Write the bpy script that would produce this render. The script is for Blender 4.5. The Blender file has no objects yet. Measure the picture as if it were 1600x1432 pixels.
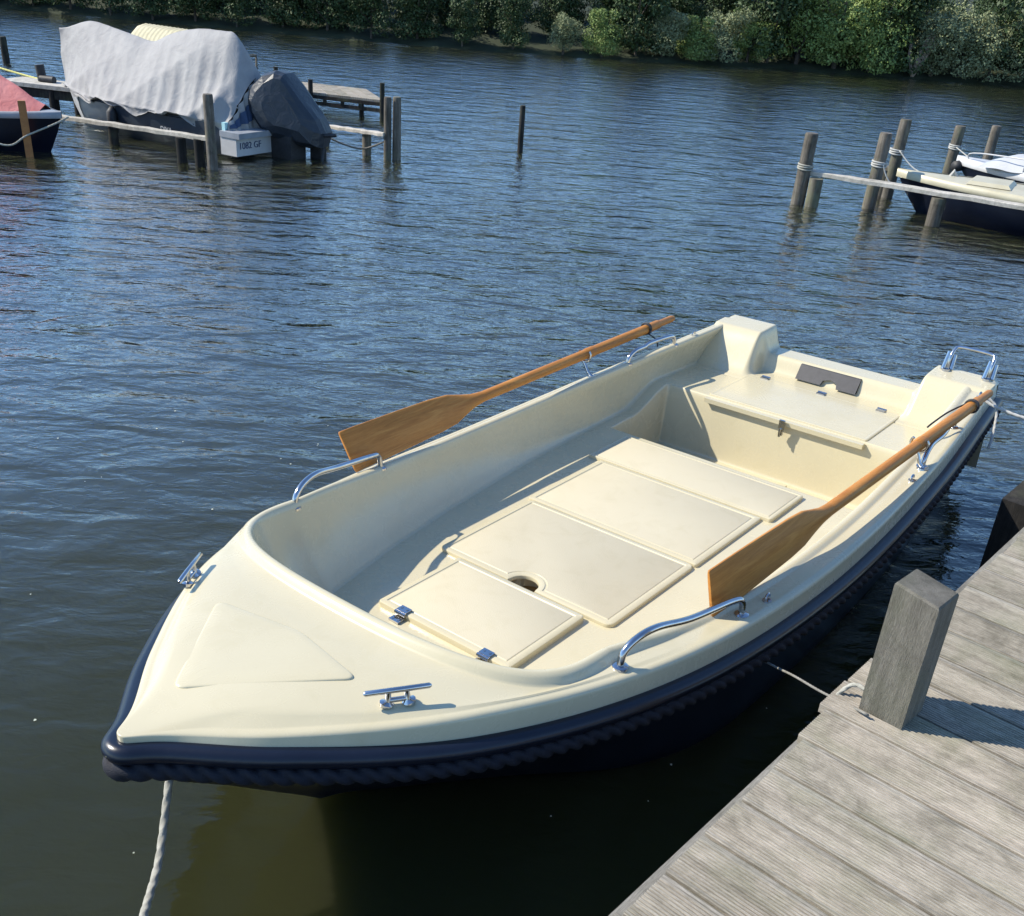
import bpy, math, random
import numpy as np
from mathutils import Vector, Matrix
random.seed(7); np.random.seed(7)
R = math.radians
scene = bpy.context.scene
col = scene.collection

# ------------------------------------------------------------------ camera
WATER = -0.10
cam_d = bpy.data.cameras.new('camera'); cam = bpy.data.objects.new('camera', cam_d); col.objects.link(cam)
cam_d.sensor_width = 36.0; cam_d.lens = 36.0 * 1610 / 1600; cam_d.shift_y = 104 / 1600
cam_d.clip_start = 0.05; cam_d.clip_end = 2000
pt, rl = R(29.0), R(4.3)
F_ = Vector((0, math.cos(pt), -math.sin(pt))); R0 = Vector((1, 0, 0)); U0 = Vector((0, math.sin(pt), math.cos(pt)))
R_ = math.cos(rl) * R0 + math.sin(rl) * U0; U_ = -math.sin(rl) * R0 + math.cos(rl) * U0
cam.matrix_world = Matrix(((R_.x, U_.x, -F_.x, 0), (R_.y, U_.y, -F_.y, 0), (R_.z, U_.z, -F_.z, 2.15), (0, 0, 0, 1)))
scene.camera = cam

# ------------------------------------------------------------------ light
SUN_EL = R(41); SUN_DIR = Vector((-0.99 * math.cos(SUN_EL), 0.13 * math.cos(SUN_EL), math.sin(SUN_EL))).normalized()
world = bpy.data.worlds.new('World'); scene.world = world; world.use_nodes = True
wn = world.node_tree.nodes; bg = wn['Background']
sky = wn.new('ShaderNodeTexSky'); sky.sky_type = 'NISHITA'; sky.sun_disc = False
sky.sun_elevation = SUN_EL; sky.sun_rotation = math.atan2(SUN_DIR.x, SUN_DIR.y)
sky.air_density = 1.15; sky.dust_density = 0.0; sky.ozone_density = 7.0
world.node_tree.links.new(sky.outputs[0], bg.inputs[0]); bg.inputs[1].default_value = 0.11
sd = bpy.data.lights.new('sun', 'SUN'); sd.energy = 3.4; sd.angle = R(0.5); sd.color = (1.0, 0.93, 0.80)
sun = bpy.data.objects.new('sun', sd); col.objects.link(sun)
sun.rotation_euler = (-SUN_DIR).to_track_quat('-Z', 'Y').to_euler()
scene.view_settings.view_transform = 'Standard'; scene.view_settings.look = 'None'
scene.view_settings.exposure = 1.08; scene.view_settings.gamma = 1.0

# ------------------------------------------------------------------ materials
def new_mat(name):
    m = bpy.data.materials.new(name); m.use_nodes = True
    nt = m.node_tree; return m, nt, nt.nodes['Principled BSDF']
def L(nt, a, b): nt.links.new(a, b)
def noise(nt, scale, detail=3, rough=.55, vec=None, dist=0.0):
    n = nt.nodes.new('ShaderNodeTexNoise'); n.inputs['Scale'].default_value = scale
    n.inputs['Detail'].default_value = detail; n.inputs['Roughness'].default_value = rough
    n.inputs['Distortion'].default_value = dist
    if vec is not None: L(nt, vec, n.inputs['Vector'])
    return n
def coords(nt, kind='Object', scale=(1, 1, 1), rot=(0, 0, 0)):
    t = nt.nodes.new('ShaderNodeTexCoord'); m = nt.nodes.new('ShaderNodeMapping')
    m.inputs['Scale'].default_value = scale; m.inputs['Rotation'].default_value = rot
    L(nt, t.outputs[kind], m.inputs['Vector']); return m.outputs[0]
def ramp(nt, fac, stops):
    r = nt.nodes.new('ShaderNodeValToRGB'); e = r.color_ramp.elements
    while len(e) < len(stops): e.new(.5)
    for el, (p, c) in zip(e, stops): el.position = p; el.color = (*c, 1)
    L(nt, fac, r.inputs[0]); return r.outputs[0]
def bump(nt, b, h, strength=.3, dist=.01, prev=None):
    n = nt.nodes.new('ShaderNodeBump'); n.inputs['Strength'].default_value = strength
    n.inputs['Distance'].default_value = dist; L(nt, h, n.inputs['Height'])
    if prev is not None: L(nt, prev, n.inputs['Normal'])
    if b is not None: L(nt, n.outputs[0], b.inputs['Normal'])
    return n.outputs[0]
def mixc(nt, f, a, b, mode='MIX'):
    n = nt.nodes.new('ShaderNodeMix'); n.data_type = 'RGBA'; n.blend_type = mode
    for s, v in ((n.inputs[0], f), (n.inputs[6], a), (n.inputs[7], b)):
        if isinstance(v, (int, float)): s.default_value = v
        elif isinstance(v, tuple): s.default_value = (*v, 1)
        else: L(nt, v, s)
    return n.outputs[2]
def mottled(name, c1, c2, scale=8, rough=.5, bstr=0, bscale=60, metal=0, coat=0, stretch=(1, 1, 1), spec=.5):
    m, nt, b = new_mat(name); v = coords(nt, 'Object', stretch)
    n = noise(nt, scale, 4, .6, v)
    L(nt, ramp(nt, n.outputs[0], [(.3, c1), (.7, c2)]), b.inputs['Base Color'])
    b.inputs['Roughness'].default_value = rough; b.inputs['Metallic'].default_value = metal
    b.inputs['Coat Weight'].default_value = coat; b.inputs['Coat Roughness'].default_value = .08
    b.inputs['Specular IOR Level'].default_value = spec
    if bstr: bump(nt, b, noise(nt, bscale, 3, .6, v).outputs[0], bstr, .004)
    return m
M = {}
def gelcoat(name, c1, c2, nonskid=False, dirt=.35):
    m, nt, b = new_mat(name); v = coords(nt, 'Object')
    n = noise(nt, 2.5, 3, .5, v); base = ramp(nt, n.outputs[0], [(.3, c1), (.7, c2)])
    n2 = noise(nt, 9, 6, .7, v, .6)
    d = ramp(nt, n2.outputs[0], [(.50, (1, 1, 1)), (.78, (1 - .18 * dirt, 1 - .2 * dirt, 1 - .3 * dirt))])
    base = mixc(nt, 1.0, base, d, 'MULTIPLY')
    n4 = noise(nt, 190, 2, .5, v)
    d2 = ramp(nt, n4.outputs[0], [(.70, (1, 1, 1)), (.78, (.72, .68, .58))])
    base = mixc(nt, .35, base, d2, 'MULTIPLY')
    L(nt, base, b.inputs['Base Color'])
    rg = ramp(nt, n2.outputs[0], [(.3, (.20,) * 3), (.7, (.34,) * 3)])
    L(nt, rg, b.inputs['Roughness'])
    if nonskid:
        b.inputs['Roughness'].default_value = .6
        for l in list(b.inputs['Roughness'].links): nt.links.remove(l)
        vo = nt.nodes.new('ShaderNodeTexVoronoi'); vo.inputs['Scale'].default_value = 260; L(nt, v, vo.inputs['Vector'])
        bump(nt, b, vo.outputs[0], .25, .0015)
    else:
        bump(nt, b, noise(nt, 5, 2, .5, v).outputs[0], .12, .01)
        b.inputs['Coat Weight'].default_value = .25; b.inputs['Coat Roughness'].default_value = .12
    return m
M['gel'] = gelcoat('cream_gelcoat', (.52, .46, .305), (.555, .495, .335))
M['skid'] = gelcoat('cream_nonskid', (.50, .445, .315), (.53, .475, .34), True, .45)
M['seam'] = mottled('seam_dirt', (.35, .29, .16), (.45, .38, .22), 30, .7)
M['navy'] = mottled('navy_rubber', (.003, .005, .013), (.006, .009, .020), 6, .30, .1, 40)
M['navyrope'] = mottled('navy_rope', (.003, .004, .010), (.006, .008, .018), 40, .75, .5, 300)
M['navyhull'] = mottled('navy_hull', (.003, .005, .013), (.006, .009, .020), 4, .3, spec=.3)
M['chrome'] = mottled('stainless_steel', (.42, .42, .44), (.55, .55, .56), 20, .16, 0, 60, 1)
M['blackpad'] = mottled('charcoal_pad', (.018, .018, .022), (.032, .032, .038), 30, .55, .2, 200)
M['black'] = mottled('black_rubber', (.012, .012, .014), (.03, .03, .033), 30, .6, .2, 200)
M['brown'] = mottled('bilge_brown', (.34, .20, .06), (.44, .28, .10), 20, .6)
def oar_mat():
    m, nt, b = new_mat('varnished_wood'); v = coords(nt, 'Object', (1.1, 14, 14))
    n = noise(nt, 3.0, 5, .6, v, 1.2)
    n2 = noise(nt, 30, 3, .6, v)
    c = ramp(nt, n.outputs[0], [(.25, (.31, .112, .018)), (.5, (.44, .178, .034)), (.75, (.55, .25, .058))])
    c = mixc(nt, .25, c, ramp(nt, n2.outputs[0], [(.4, (.6, .55, .5)), (.6, (1, 1, 1))]), 'MULTIPLY')
    L(nt, c, b.inputs['Base Color']); b.inputs['Roughness'].default_value = .5; b.inputs['Specular IOR Level'].default_value = .3
    bump(nt, b, n2.outputs[0], .1, .001)
    return m
M['oar'] = oar_mat()
def weathered(name, a, b_, c, green=.0, along=(1.2, 16, 16), bs=.5, sc=2.2, grooves=False):
    m, nt, b = new_mat(name)
    oi = nt.nodes.new('ShaderNodeObjectInfo')
    t = nt.nodes.new('ShaderNodeTexCoord')
    add = nt.nodes.new('ShaderNodeVectorMath'); add.operation = 'ADD'
    mul = nt.nodes.new('ShaderNodeVectorMath'); mul.operation = 'SCALE'; mul.inputs['Scale'].default_value = 37
    cmb = nt.nodes.new('ShaderNodeCombineXYZ')
    for i in range(3): L(nt, oi.outputs['Random'], cmb.inputs[i])
    L(nt, cmb.outputs[0], mul.inputs[0]); L(nt, t.outputs['Object'], add.inputs[0]); L(nt, mul.outputs[0], add.inputs[1])
    mp = nt.nodes.new('ShaderNodeMapping'); mp.inputs['Scale'].default_value = along; L(nt, add.outputs[0], mp.inputs[0])
    g = noise(nt, sc, 6, .65, mp.outputs[0], .4)
    blot = noise(nt, 4.2, 6, .72, add.outputs[0], .7)
    fine = noise(nt, 30, 4, .7, mp.outputs[0])
    base = ramp(nt, g.outputs[0], [(.28, a), (.5, b_), (.72, c)])
    base = mixc(nt, 1.0, base, ramp(nt, blot.outputs[0], [(.34, (.60, .60, .57)), (.48, (.90, .90, .87)), (.62, (1.06, 1.05, 1.03))]), 'MULTIPLY')
    base = mixc(nt, .7, base, ramp(nt, fine.outputs[0], [(.33, (.55, .54, .52)), (.6, (1.12, 1.12, 1.12))]), 'MULTIPLY')
    if grooves:   # shade of the milled grooves painted into the colour, patchy along each board
        sp_ = nt.nodes.new('ShaderNodeSeparateXYZ'); L(nt, t.outputs['Object'], sp_.inputs[0])
        def mth(op, x, v):
            n = nt.nodes.new('ShaderNodeMath'); n.operation = op; L(nt, x, n.inputs[0]); n.inputs[1].default_value = v; return n.outputs[0]
        fr = mth('FRACT', mth('DIVIDE', mth('ADD', sp_.outputs[1], .072), .0091), 0)
        gr = ramp(nt, fr, [(.12, (0, 0, 0)), (.28, (1, 1, 1)), (.44, (1, 1, 1)), (.60, (0, 0, 0))])
        wn_ = noise(nt, 5, 5, .7, add.outputs[0])
        amt = mixc(nt, 1.0, gr, ramp(nt, wn_.outputs[0], [(.35, (.15,) * 3), (.6, (.95,) * 3)]), 'MULTIPLY')
        base = mixc(nt, amt, base, mixc(nt, 1.0, base, (.52, .50, .46), 'MULTIPLY'))
    if green:
        gm = noise(nt, 2.3, 5, .7, add.outputs[0])
        base = mixc(nt, ramp(nt, gm.outputs[0], [(.5, (0,) * 3), (.72, (green,) * 3)]), base, (.16, .18, .10))
    tint = ramp(nt, oi.outputs['Random'], [(0, (.84, .83, .80)), (.5, (1, .99, .97)), (1, (1.1, 1.07, 1.04))])
    base = mixc(nt, 1.0, base, tint, 'MULTIPLY')
    L(nt, base, b.inputs['Base Color']); b.inputs['Roughness'].default_value = .85; b.inputs['Specular IOR Level'].default_value = .25
    n1 = bump(nt, None, fine.outputs[0], bs, .003)
    bump(nt, b, blot.outputs[0], bs * .5, .006, n1)
    return m
M['deck'] = weathered('weathered_decking', (.245, .22, .187), (.35, .32, .278), (.44, .405, .352), .45, (1.2, 14, 14), .6, 2.2, True)
M['post'] = weathered('weathered_post', (.125, .115, .10), (.19, .178, .155), (.27, .25, .22), .35, (16, 16, 1.6), .8, 1.6)
M['bearer'] = weathered('weathered_bearer', (.17, .165, .155), (.25, .24, .22), (.33, .32, .30), .3, (16, 1.2, 16), .6)
M['pile'] = weathered('weathered_pile', (.075, .065, .055), (.14, .125, .11), (.26, .24, .215), .6, (14, 14, 1.3), .8)
M['piledark'] = weathered('tarred_pile', (.012, .012, .013), (.026, .025, .025), (.055, .05, .047), .3, (14, 14, 1.3), .8)
M['beam'] = weathered('bleached_beam', (.36, .34, .31), (.50, .475, .44), (.62, .59, .55), .15, (8, 8, 8), .6)
M['orange'] = mottled('rusty_orange_paint', (.26, .10, .03), (.40, .17, .05), 12, .6, .3, 40)
def rope_mat(name, a, b_): return mottled(name, a, b_, 45, .9, .5, 250, spec=.2)
M['rope'] = rope_mat('pale_rope', (.26, .25, .21), (.40, .39, .34))
M['whiterope'] = rope_mat('white_rope', (.36, .355, .33), (.46, .455, .43))
M['dullrope'] = rope_mat('dull_rope', (.16, .15, .13), (.26, .25, .22))
M['darkrope'] = rope_mat('dark_rope', (.09, .085, .075), (.2, .19, .17))
M['yellow'] = rope_mat('yellow_rope', (.55, .50, .16), (.66, .62, .25))
def cloth(name, a, b_, rough=.75, bs=.5):
    m, nt, b = new_mat(name); v = coords(nt, 'Object')
    n = noise(nt, 5, 5, .6, v, .5); L(nt, ramp(nt, n.outputs[0], [(.3, a), (.7, b_)]), b.inputs['Base Color'])
    b.inputs['Roughness'].default_value = rough
    w = noise(nt, 7, 4, .6, v, 1.2); bump(nt, b, w.outputs[0], bs, .02); return m
M['tarp'] = cloth('grey_tarpaulin', (.25, .245, .245), (.31, .305, .30))
M['tarpdark'] = cloth('slate_tarpaulin', (.014, .019, .028), (.026, .034, .046), .45)
M['tarpred'] = cloth('faded_red_tarpaulin', (.50, .13, .12), (.62, .22, .20))
M['tarpbeige'] = cloth('beige_cover', (.42, .38, .24), (.55, .50, .34))
M['tarpshade'] = cloth('painted_tarp_shade', (.02, .045, .10), (.03, .06, .13))  # shade on the stern curtain, put in as a dark blue colour
M['hullgrey'] = mottled('grey_blue_hull', (.035, .045, .06), (.05, .062, .08), 5, .3)
M['white'] = mottled('white_hull_paint', (.42, .42, .42), (.5, .5, .5), 6, .35)
M['cyan'] = mottled('pale_blue_plastic', (.35, .60, .62), (.42, .66, .68), 6, .4)
M['ink'] = mottled('dark_lettering', (.04, .06, .12), (.05, .07, .14), 6, .5)
M['creamdeck'] = mottled('cream_deck_paint', (.42, .38, .26), (.50, .46, .34), 5, .4)
M['greydeck'] = mottled('grey_deck_paint', (.20, .22, .25), (.30, .32, .35), 6, .5)

def water_mat():
    m, nt, b = new_mat('lake_water')
    v = coords(nt, 'Object'); n0 = noise(nt, .7, 3, .5, v)
    L(nt, ramp(nt, n0.outputs[0], [(.3, (.024, .026, .010)), (.7, (.030, .032, .013))]), b.inputs['Base Color'])
    b.inputs['Roughness'].default_value = .04; b.inputs['IOR'].default_value = 1.333
    b.inputs['Coat Weight'].default_value = 1.0; b.inputs['Coat IOR'].default_value = 1.75; b.inputs['Specular Tint'].default_value = (.72, .95, 1, 1); b.inputs['Coat Roughness'].default_value = .04
    b.inputs['Subsurface Weight'].default_value = 1.0; b.inputs['Subsurface Radius'].default_value = (.35, .38, .22); b.inputs['Subsurface Scale'].default_value = 3.0
    va = coords(nt, 'Object', (1.0, 2.1, 1), (0, 0, R(14)))
    vb = coords(nt, 'Object', (1.0, 1.7, 1), (0, 0, R(-22)))
    big = noise(nt, 1.5, 2, .5, va, .6); mid = noise(nt, 5.0, 3, .55, va, .5); small = noise(nt, 15, 3, .6, vb, .3)
    # calmer patch close to the jetty, livelier outwards
    patch = noise(nt, .18, 2, .5, v)
    sep = nt.nodes.new('ShaderNodeSeparateXYZ'); L(nt, v, sep.inputs[0])
    mr = nt.nodes.new('ShaderNodeMapRange'); mr.inputs[1].default_value = 1.5; mr.inputs[2].default_value = 8.0
    mr.inputs[3].default_value = .20; mr.inputs[4].default_value = 1.0; L(nt, sep.outputs[1], mr.inputs[0])
    ml = nt.nodes.new('ShaderNodeMath'); ml.operation = 'MULTIPLY'
    pr_ = nt.nodes.new('ShaderNodeMapRange'); pr_.inputs[1].default_value = .3; pr_.inputs[2].default_value = .7
    pr_.inputs[3].default_value = .7; pr_.inputs[4].default_value = 1.15; L(nt, patch.outputs[0], pr_.inputs[0])
    L(nt, mr.outputs[0], ml.inputs[0]); L(nt, pr_.outputs[0], ml.inputs[1])
    def bm(h, dist, prev):
        n = nt.nodes.new('ShaderNodeBump'); n.inputs['Distance'].default_value = dist
        L(nt, ml.outputs[0], n.inputs['Strength']); L(nt, h.outputs[0], n.inputs['Height'])
        if prev is not None: L(nt, prev, n.inputs['Normal'])
        return n.outputs[0]
    a = bm(big, .075, None); a = bm(mid, .023, a); a = bm(small, .006, a)
    lw = nt.nodes.new('ShaderNodeLayerWeight'); lw.inputs[0].default_value = .5
    cw = nt.nodes.new('ShaderNodeMapRange'); cw.interpolation_type = 'SMOOTHSTEP'; cw.inputs[1].default_value = .32; cw.inputs[2].default_value = .82
    L(nt, lw.outputs['Facing'], cw.inputs[0]); L(nt, cw.outputs[0], b.inputs['Coat Weight'])
    L(nt, a, b.inputs['Normal']); L(nt, a, b.inputs['Coat Normal'])
    return m
M['water'] = water_mat()
def leaf_mat(name, a, b_, c):
    m, nt, b = new_mat(name); v = coords(nt, 'Object')
    n = noise(nt, 1.6, 4, .6, v); n2 = noise(nt, 14, 2, .5, v)
    x = ramp(nt, n.outputs[0], [(.3, a), (.5, b_), (.7, c)])
    x = mixc(nt, .6, x, ramp(nt, n2.outputs[0], [(.35, (.5, .5, .5)), (.65, (1.25, 1.25, 1.1))]), 'MULTIPLY')
    L(nt, x, b.inputs['Base Color']); b.inputs['Roughness'].default_value = .6; b.inputs['Specular IOR Level'].default_value = .3
    b.inputs['Transmission Weight'].default_value = 0
    return m
M['leafA'] = leaf_mat('willow_leaves', (.12, .175, .045), (.19, .26, .075), (.27, .34, .12))
M['leafB'] = leaf_mat('dark_leaves', (.028, .048, .018), (.045, .075, .026), (.075, .115, .04))
M['leafC'] = leaf_mat('greyish_leaves', (.14, .165, .08), (.22, .25, .13), (.31, .34, .19))
M['bark'] = mottled('bark', (.05, .04, .03), (.11, .09, .07), 12, .9, .6, 30)
M['deadwood'] = mottled('dead_wood', (.26, .2, .15), (.38, .3, .24), 12, .9, .4, 30)
M['earth'] = mottled('bank_earth', (.012, .02, .008), (.03, .04, .015), 3, .95, .5, 8)
M['speck'] = mottled('floating_specks', (.4, .42, .3), (.55, .55, .45), 10, .8)

# ------------------------------------------------------------------ helpers
def tag(o, label=None, cat=None, group=None, kind=None):
    if label: o['label'] = label
    if cat: o['category'] = cat
    if group: o['group'] = group
    if kind: o['kind'] = kind
    return o
def empty(name, loc=(0, 0, 0), rot=(0, 0, 0), **k):
    o = bpy.data.objects.new(name, None); o.location = loc; o.rotation_euler = rot; o.empty_display_size = .2
    col.objects.link(o); return tag(o, **k)
class MB:
    def __init__(s): s.v = []; s.f = []; s.m = []
    def add(s, verts, faces, mi=0):
        n = len(s.v); s.v += [tuple(map(float, p)) for p in verts]; s.f += [tuple(i + n for i in f) for f in faces]; s.m += [mi] * len(faces); return s
    def box(s, c, d, rz=0, mi=0, taper=1.0):
        cx, cy, cz = c; dx, dy, dz = [x / 2 for x in d]; cs, sn = math.cos(rz), math.sin(rz); vs = []
        for z, t in ((-dz, 1), (dz, taper)):
            for x, y in ((-dx, -dy), (dx, -dy), (dx, dy), (-dx, dy)):
                x, y = x * t, y * t; vs.append((cx + x * cs - y * sn, cy + x * sn + y * cs, cz + z))
        return s.add(vs, [(0, 3, 2, 1), (4, 5, 6, 7), (0, 1, 5, 4), (1, 2, 6, 5), (2, 3, 7, 6), (3, 0, 4, 7)], mi)
    def grid(s, P, closed_u=False, closed_v=False, mi=0, flip=False):
        nu, nv = len(P), len(P[0]); vs = [p for row in P for p in row]; fs = []
        for i in range(nu if closed_u else nu - 1):
            for j in range(nv if closed_v else nv - 1):
                a = i * nv + j; b = i * nv + (j + 1) % nv; c = ((i + 1) % nu) * nv + (j + 1) % nv; d = ((i + 1) % nu) * nv + j
                fs.append((a, d, c, b) if flip else (a, b, c, d))
        return s.add(vs, fs, mi)
    def tube(s, path, r, n=10, cap=True, rad=None, mi=0):
        P = [Vector(p) for p in path]; rings = []; prev = None
        for i, p in enumerate(P):
            t = (P[min(i + 1, len(P) - 1)] - P[max(i - 1, 0)]).normalized()
            if prev is None:
                a = Vector((0, 0, 1)) if abs(t.z) < .9 else Vector((1, 0, 0)); prev = (a - t * a.dot(t)).normalized()
            prev = (prev - t * prev.dot(t)).normalized(); q = t.cross(prev)
            rings.append([p + (prev * math.cos(2 * math.pi * k / n) + q * math.sin(2 * math.pi * k / n)) * ((rad(i, k) if rad else (r[i] if isinstance(r, (list, tuple)) else r))) for k in range(n)])
        s.grid(rings, closed_v=True, mi=mi)
        if cap:
            b = len(s.v); m = len(rings) * n
            s.f.append(tuple(range(b - m, b - m + n))[::-1]); s.f.append(tuple(range(b - n, b))); s.m += [mi, mi]
        return s
    def build(s, name, mats, parent=None, smooth=False, sharp=None):
        me = bpy.data.meshes.new(name); me.from_pydata(s.v, [], s.f)
        for m in (mats if isinstance(mats, list) else [mats]): me.materials.append(m)
        if any(s.m): me.polygons.foreach_set('material_index', s.m)
        if smooth:
            me.polygons.foreach_set('use_smooth', [True] * len(me.polygons))
            if sharp:
                me.update(); me.set_sharp_from_angle(angle=R(sharp))
        me.update()
        o = bpy.data.objects.new(name, me); col.objects.link(o)
        if parent is not None: o.parent = parent
        return o
def smoothpath(pts, sub=8):
    P = [Vector(p) for p in pts]; out = []
    for i in range(len(P) - 1):
        a = P[max(i - 1, 0)]; b = P[i]; c = P[i + 1]; d = P[min(i + 2, len(P) - 1)]
        for k in range(sub):
            t = k / sub; out.append(.5 * ((2 * b) + (c - a) * t + (2 * a - 5 * b + 4 * c - d) * t * t + (3 * b - a - 3 * c + d) * t ** 3))
    out.append(P[-1]); return out
def resample(path, step):
    P = [Vector(p) for p in path]; out = [P[0].copy()]; acc = 0
    for i in range(len(P) - 1):
        d = (P[i + 1] - P[i]).length; t = step - acc
        while t <= d: out.append(P[i].lerp(P[i + 1], t / d)); t += step
        acc = (acc + d) % step if d else acc
        acc = d - (t - step)
    return out
def rope(name, pts, r, mat, parent=None, pitch=None, strands=3, sub=10, n=12, **k):
    pitch = pitch or r * 7
    path = resample(smoothpath(pts, sub), pitch / 9)
    amp = .22
    m = MB().tube(path, r, n, True, rad=lambda i, kk: r * (1 - amp + amp * 1.6 * abs(math.cos(strands / 2 * (2 * math.pi * kk / n - 2 * math.pi * i / 9 * 3 / strands * .5)))))
    return tag(m.build(name, mat, parent, smooth=True), **k)

# ------------------------------------------------------------------ water and far bank
def sheet(name, x0, x1, y0, y1, z, mat, n=2):
    P = [[(x0 + (x1 - x0) * i / n, y0 + (y1 - y0) * j / n, z) for i in range(n + 1)] for j in range(n + 1)]
    return MB().grid(P).build(name, mat)
w = sheet('water', -400, 400, -300, 400, WATER, M['water'], 4); tag(w, kind='structure')
shore = [(-60, 40), (-30, 33), (-14, 30.6), (-7.6, 29.4), (-2.5, 28.75), (2.4, 29.2), (6.4, 30.1), (9.2, 29.9), (12.9, 30.4), (20, 32), (34, 36), (70, 50)]
def shore_y(x):
    for (a, b), (c, d) in zip(shore, shore[1:]):
        if a <= x <= c: return b + (d - b) * (x - a) / (c - a)
    return 45
rows = []
for j, (off, z) in enumerate(((-.3, -.45), (0, -.13), (.35, -.02), (1.2, .15), (4, .5), (10, 1.3), (40, 3))):
    rows.append([(x, shore_y(x) + off + .15 * math.sin(x * 3.1 + j), z + (.04 * math.sin(x * 5.3 + j * 2) if j else 0)) for x in np.linspace(-60, 70, 240)])
tag(MB().grid(rows).build('far_bank', M['earth'], smooth=True), kind='structure')

# ------------------------------------------------------------------ rowing boat profile functions
LB = 4.3
XS = np.sqrt(np.array([0, .02, .06, .15, .3, .5, .75, 1.])); WS = np.array([0, .085, .27, .562, .778, .856, .834, .747])
MS = np.gradient(WS, XS)
def herm(x, X, Y, m):
    i = int(min(max(np.searchsorted(X, x) - 1, 0), len(X) - 2)); h = X[i + 1] - X[i]; s = (x - X[i]) / h
    return float((2 * s**3 - 3 * s**2 + 1) * Y[i] + (s**3 - 2 * s**2 + s) * h * m[i] + (-2 * s**3 + 3 * s**2) * Y[i + 1] + (s**3 - s**2) * h * m[i + 1])
def hw(x): return max(herm(math.sqrt(max(0, x) / LB), XS, WS, MS), 0)
ZX = np.array([0, .12, .25, .5, .75, 1.]) * LB; ZZ = np.array([.472, .418, .365, .305, .325, .378]); ZM = np.gradient(ZZ, ZX)
def zs(x): return herm(x, ZX, ZZ, ZM)
def sst(a, b, x):
    t = min(max((x - a) / (b - a), 0), 1); return t * t * (3 - 2 * t)
TOP = .068
def topf(x): return .30 + .70 * sst(0, .75, x)
def deckz(x, y):
    h = max(hw(x), .02); q = min(abs(y) / h, 1)
    return zs(x) + TOP * topf(x) + .032 * (1 - q ** 4) * (1 - sst(1.0, 1.6, x)) * sst(0, .3, x)
CY = -.03
FX = np.array([1.1, 1.5, 1.88, 2.5, 3.26, 4.3]); FYv = np.array([.50, .585, .64, .70, .735, .70])
def cock_in(q):
    if q < .5:
        th = q / .5 * math.pi / 2; n = 2 / 2.9
        return 1.1 - .36 * max(math.cos(th), 0) ** n, .63 * max(math.sin(th), 0) ** n
    x = 1.1 + (LB - .04 - 1.1) * (q - .5) / .5; return x, max(hw(x) - .105, 0) if x > 1.3 else .63 + (hw(1.3) - .105 - .63) * (x - 1.1) / .2
def fold(q):
    if q < .5:
        th = q / .5 * math.pi / 2; n = 2 / 2.6
        return 1.12 - .26 * max(math.cos(th), 0) ** n, .50 * max(math.sin(th), 0) ** n
    x = 1.12 + (LB - .04 - 1.12) * (q - .5) / .5; return x, float(np.interp(x, FX, FYv))
def solez(x, s):
    a = abs(s)
    ledge = .15 + .10 * sst(3.28, 3.60, x)
    z = ledge
    inwell = sst(.905, .885, a) if a > .8 else 1
    inwell = 1 - sst(.87, .90, a)
    zc = .15 - (.15 - .012 + .10) * sst(3.085, 3.115, x) * 1.0
    zc = max(zc, -.06)
    if x > 3.3: zc = -.06 + (.25 + .06) * sst(3.545, 3.60, x)
    z = z * (1 - inwell) + zc * inwell
    if x > 3.62: z = .25
    return z
boat = empty('rowing_boat', (-.872, 1.828, 0), (-.025, 0, R(90) - .65), label='cream open rowing boat with navy rope fender moored alongside the jetty', cat='rowing boat')
def bp(x, y, z): return (x, -y, z)
NQ = 170
qs = np.linspace(0, 1, NQ)
qs = np.concatenate([-qs[::-1], qs[1:]])     # negative q: port side (Y<0)
def hull_pt(q): x = LB * q * q; return x, hw(x)
def ring(fn): return [bp(*fn(abs(q), (1 if q >= 0 else -1))) for q in qs]
def hnorm(q):
    e = .004; a, b = hull_pt(max(q - e, 0)), hull_pt(min(q + e, 1)); dx, dh = b[0] - a[0], b[1] - a[1]
    if q < e: dx *= q / e
    l = math.hypot(dx, dh); return -dh / l, dx / l
def outer(dw, dz):
    def f(q, s):
        x, h = hull_pt(q); nx, ny = hnorm(q); d_ = dw
        if d_ < 0: d_ *= .12 + .88 * sst(0, .16, h)
        return x + d_ * nx, s * max(h + d_ * ny, 0), zs(x) + dz
    return f
# deck and cockpit side as one moulded shell
def flange(dw, dz):
    g = outer(dw, 0)
    def f(q, s_): x, y, z = g(q, s_); return x, y, z + dz * topf(x)
    return f
rings = [ring(outer(-.006, -.03)), ring(outer(0, 0)), ring(flange(-.001, .006)), ring(flange(-.007, .052)), ring(flange(-.008, .057)), ring(flange(-.012, .064)), ring(flange(-.019, .068)), ring(flange(-.028, .069)), ring(flange(-.036, .069))]
def deckring(t):
    def f(q, s):
        x, h = hull_pt(q); nx, ny = hnorm(q); d_ = .036 * (.12 + .88 * sst(0, .16, h)); ox, oy = x - d_ * nx, max(h - d_ * ny, 0)
        cx, cy = cock_in(q); cx2, cy2 = cx, cy
        if q < .5:
            nx, ny = (cx - 1.1) / .36, cy / .63; l = math.hypot(nx, ny) or 1; cx2 += .055 * nx / l; cy2 += .055 * ny / l
        else: cy2 += .045
        X = ox + (cx2 - ox) * t; Y = oy + (cy2 - oy) * t
        return X, s * Y + CY * t, deckz(X, Y)
    return f
for t in (.12, .25, .38, .5, .62, .74, .86, 1.0): rings.append(ring(deckring(t)))
def coam(off, dz):
    def f(q, s):
        cx, cy = cock_in(q)
        if q < .5:
            nx, ny = (cx - 1.1) / .36, cy / .63; l = math.hypot(nx, ny) or 1; cx += off * nx / l; cy += off * ny / l
        else: cy += off * .85
        big = 1 - .65 * sst(1.0, 1.7, cx)
        return cx, s * cy + CY, deckz(cx, cy) + dz * big
    return f
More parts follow.
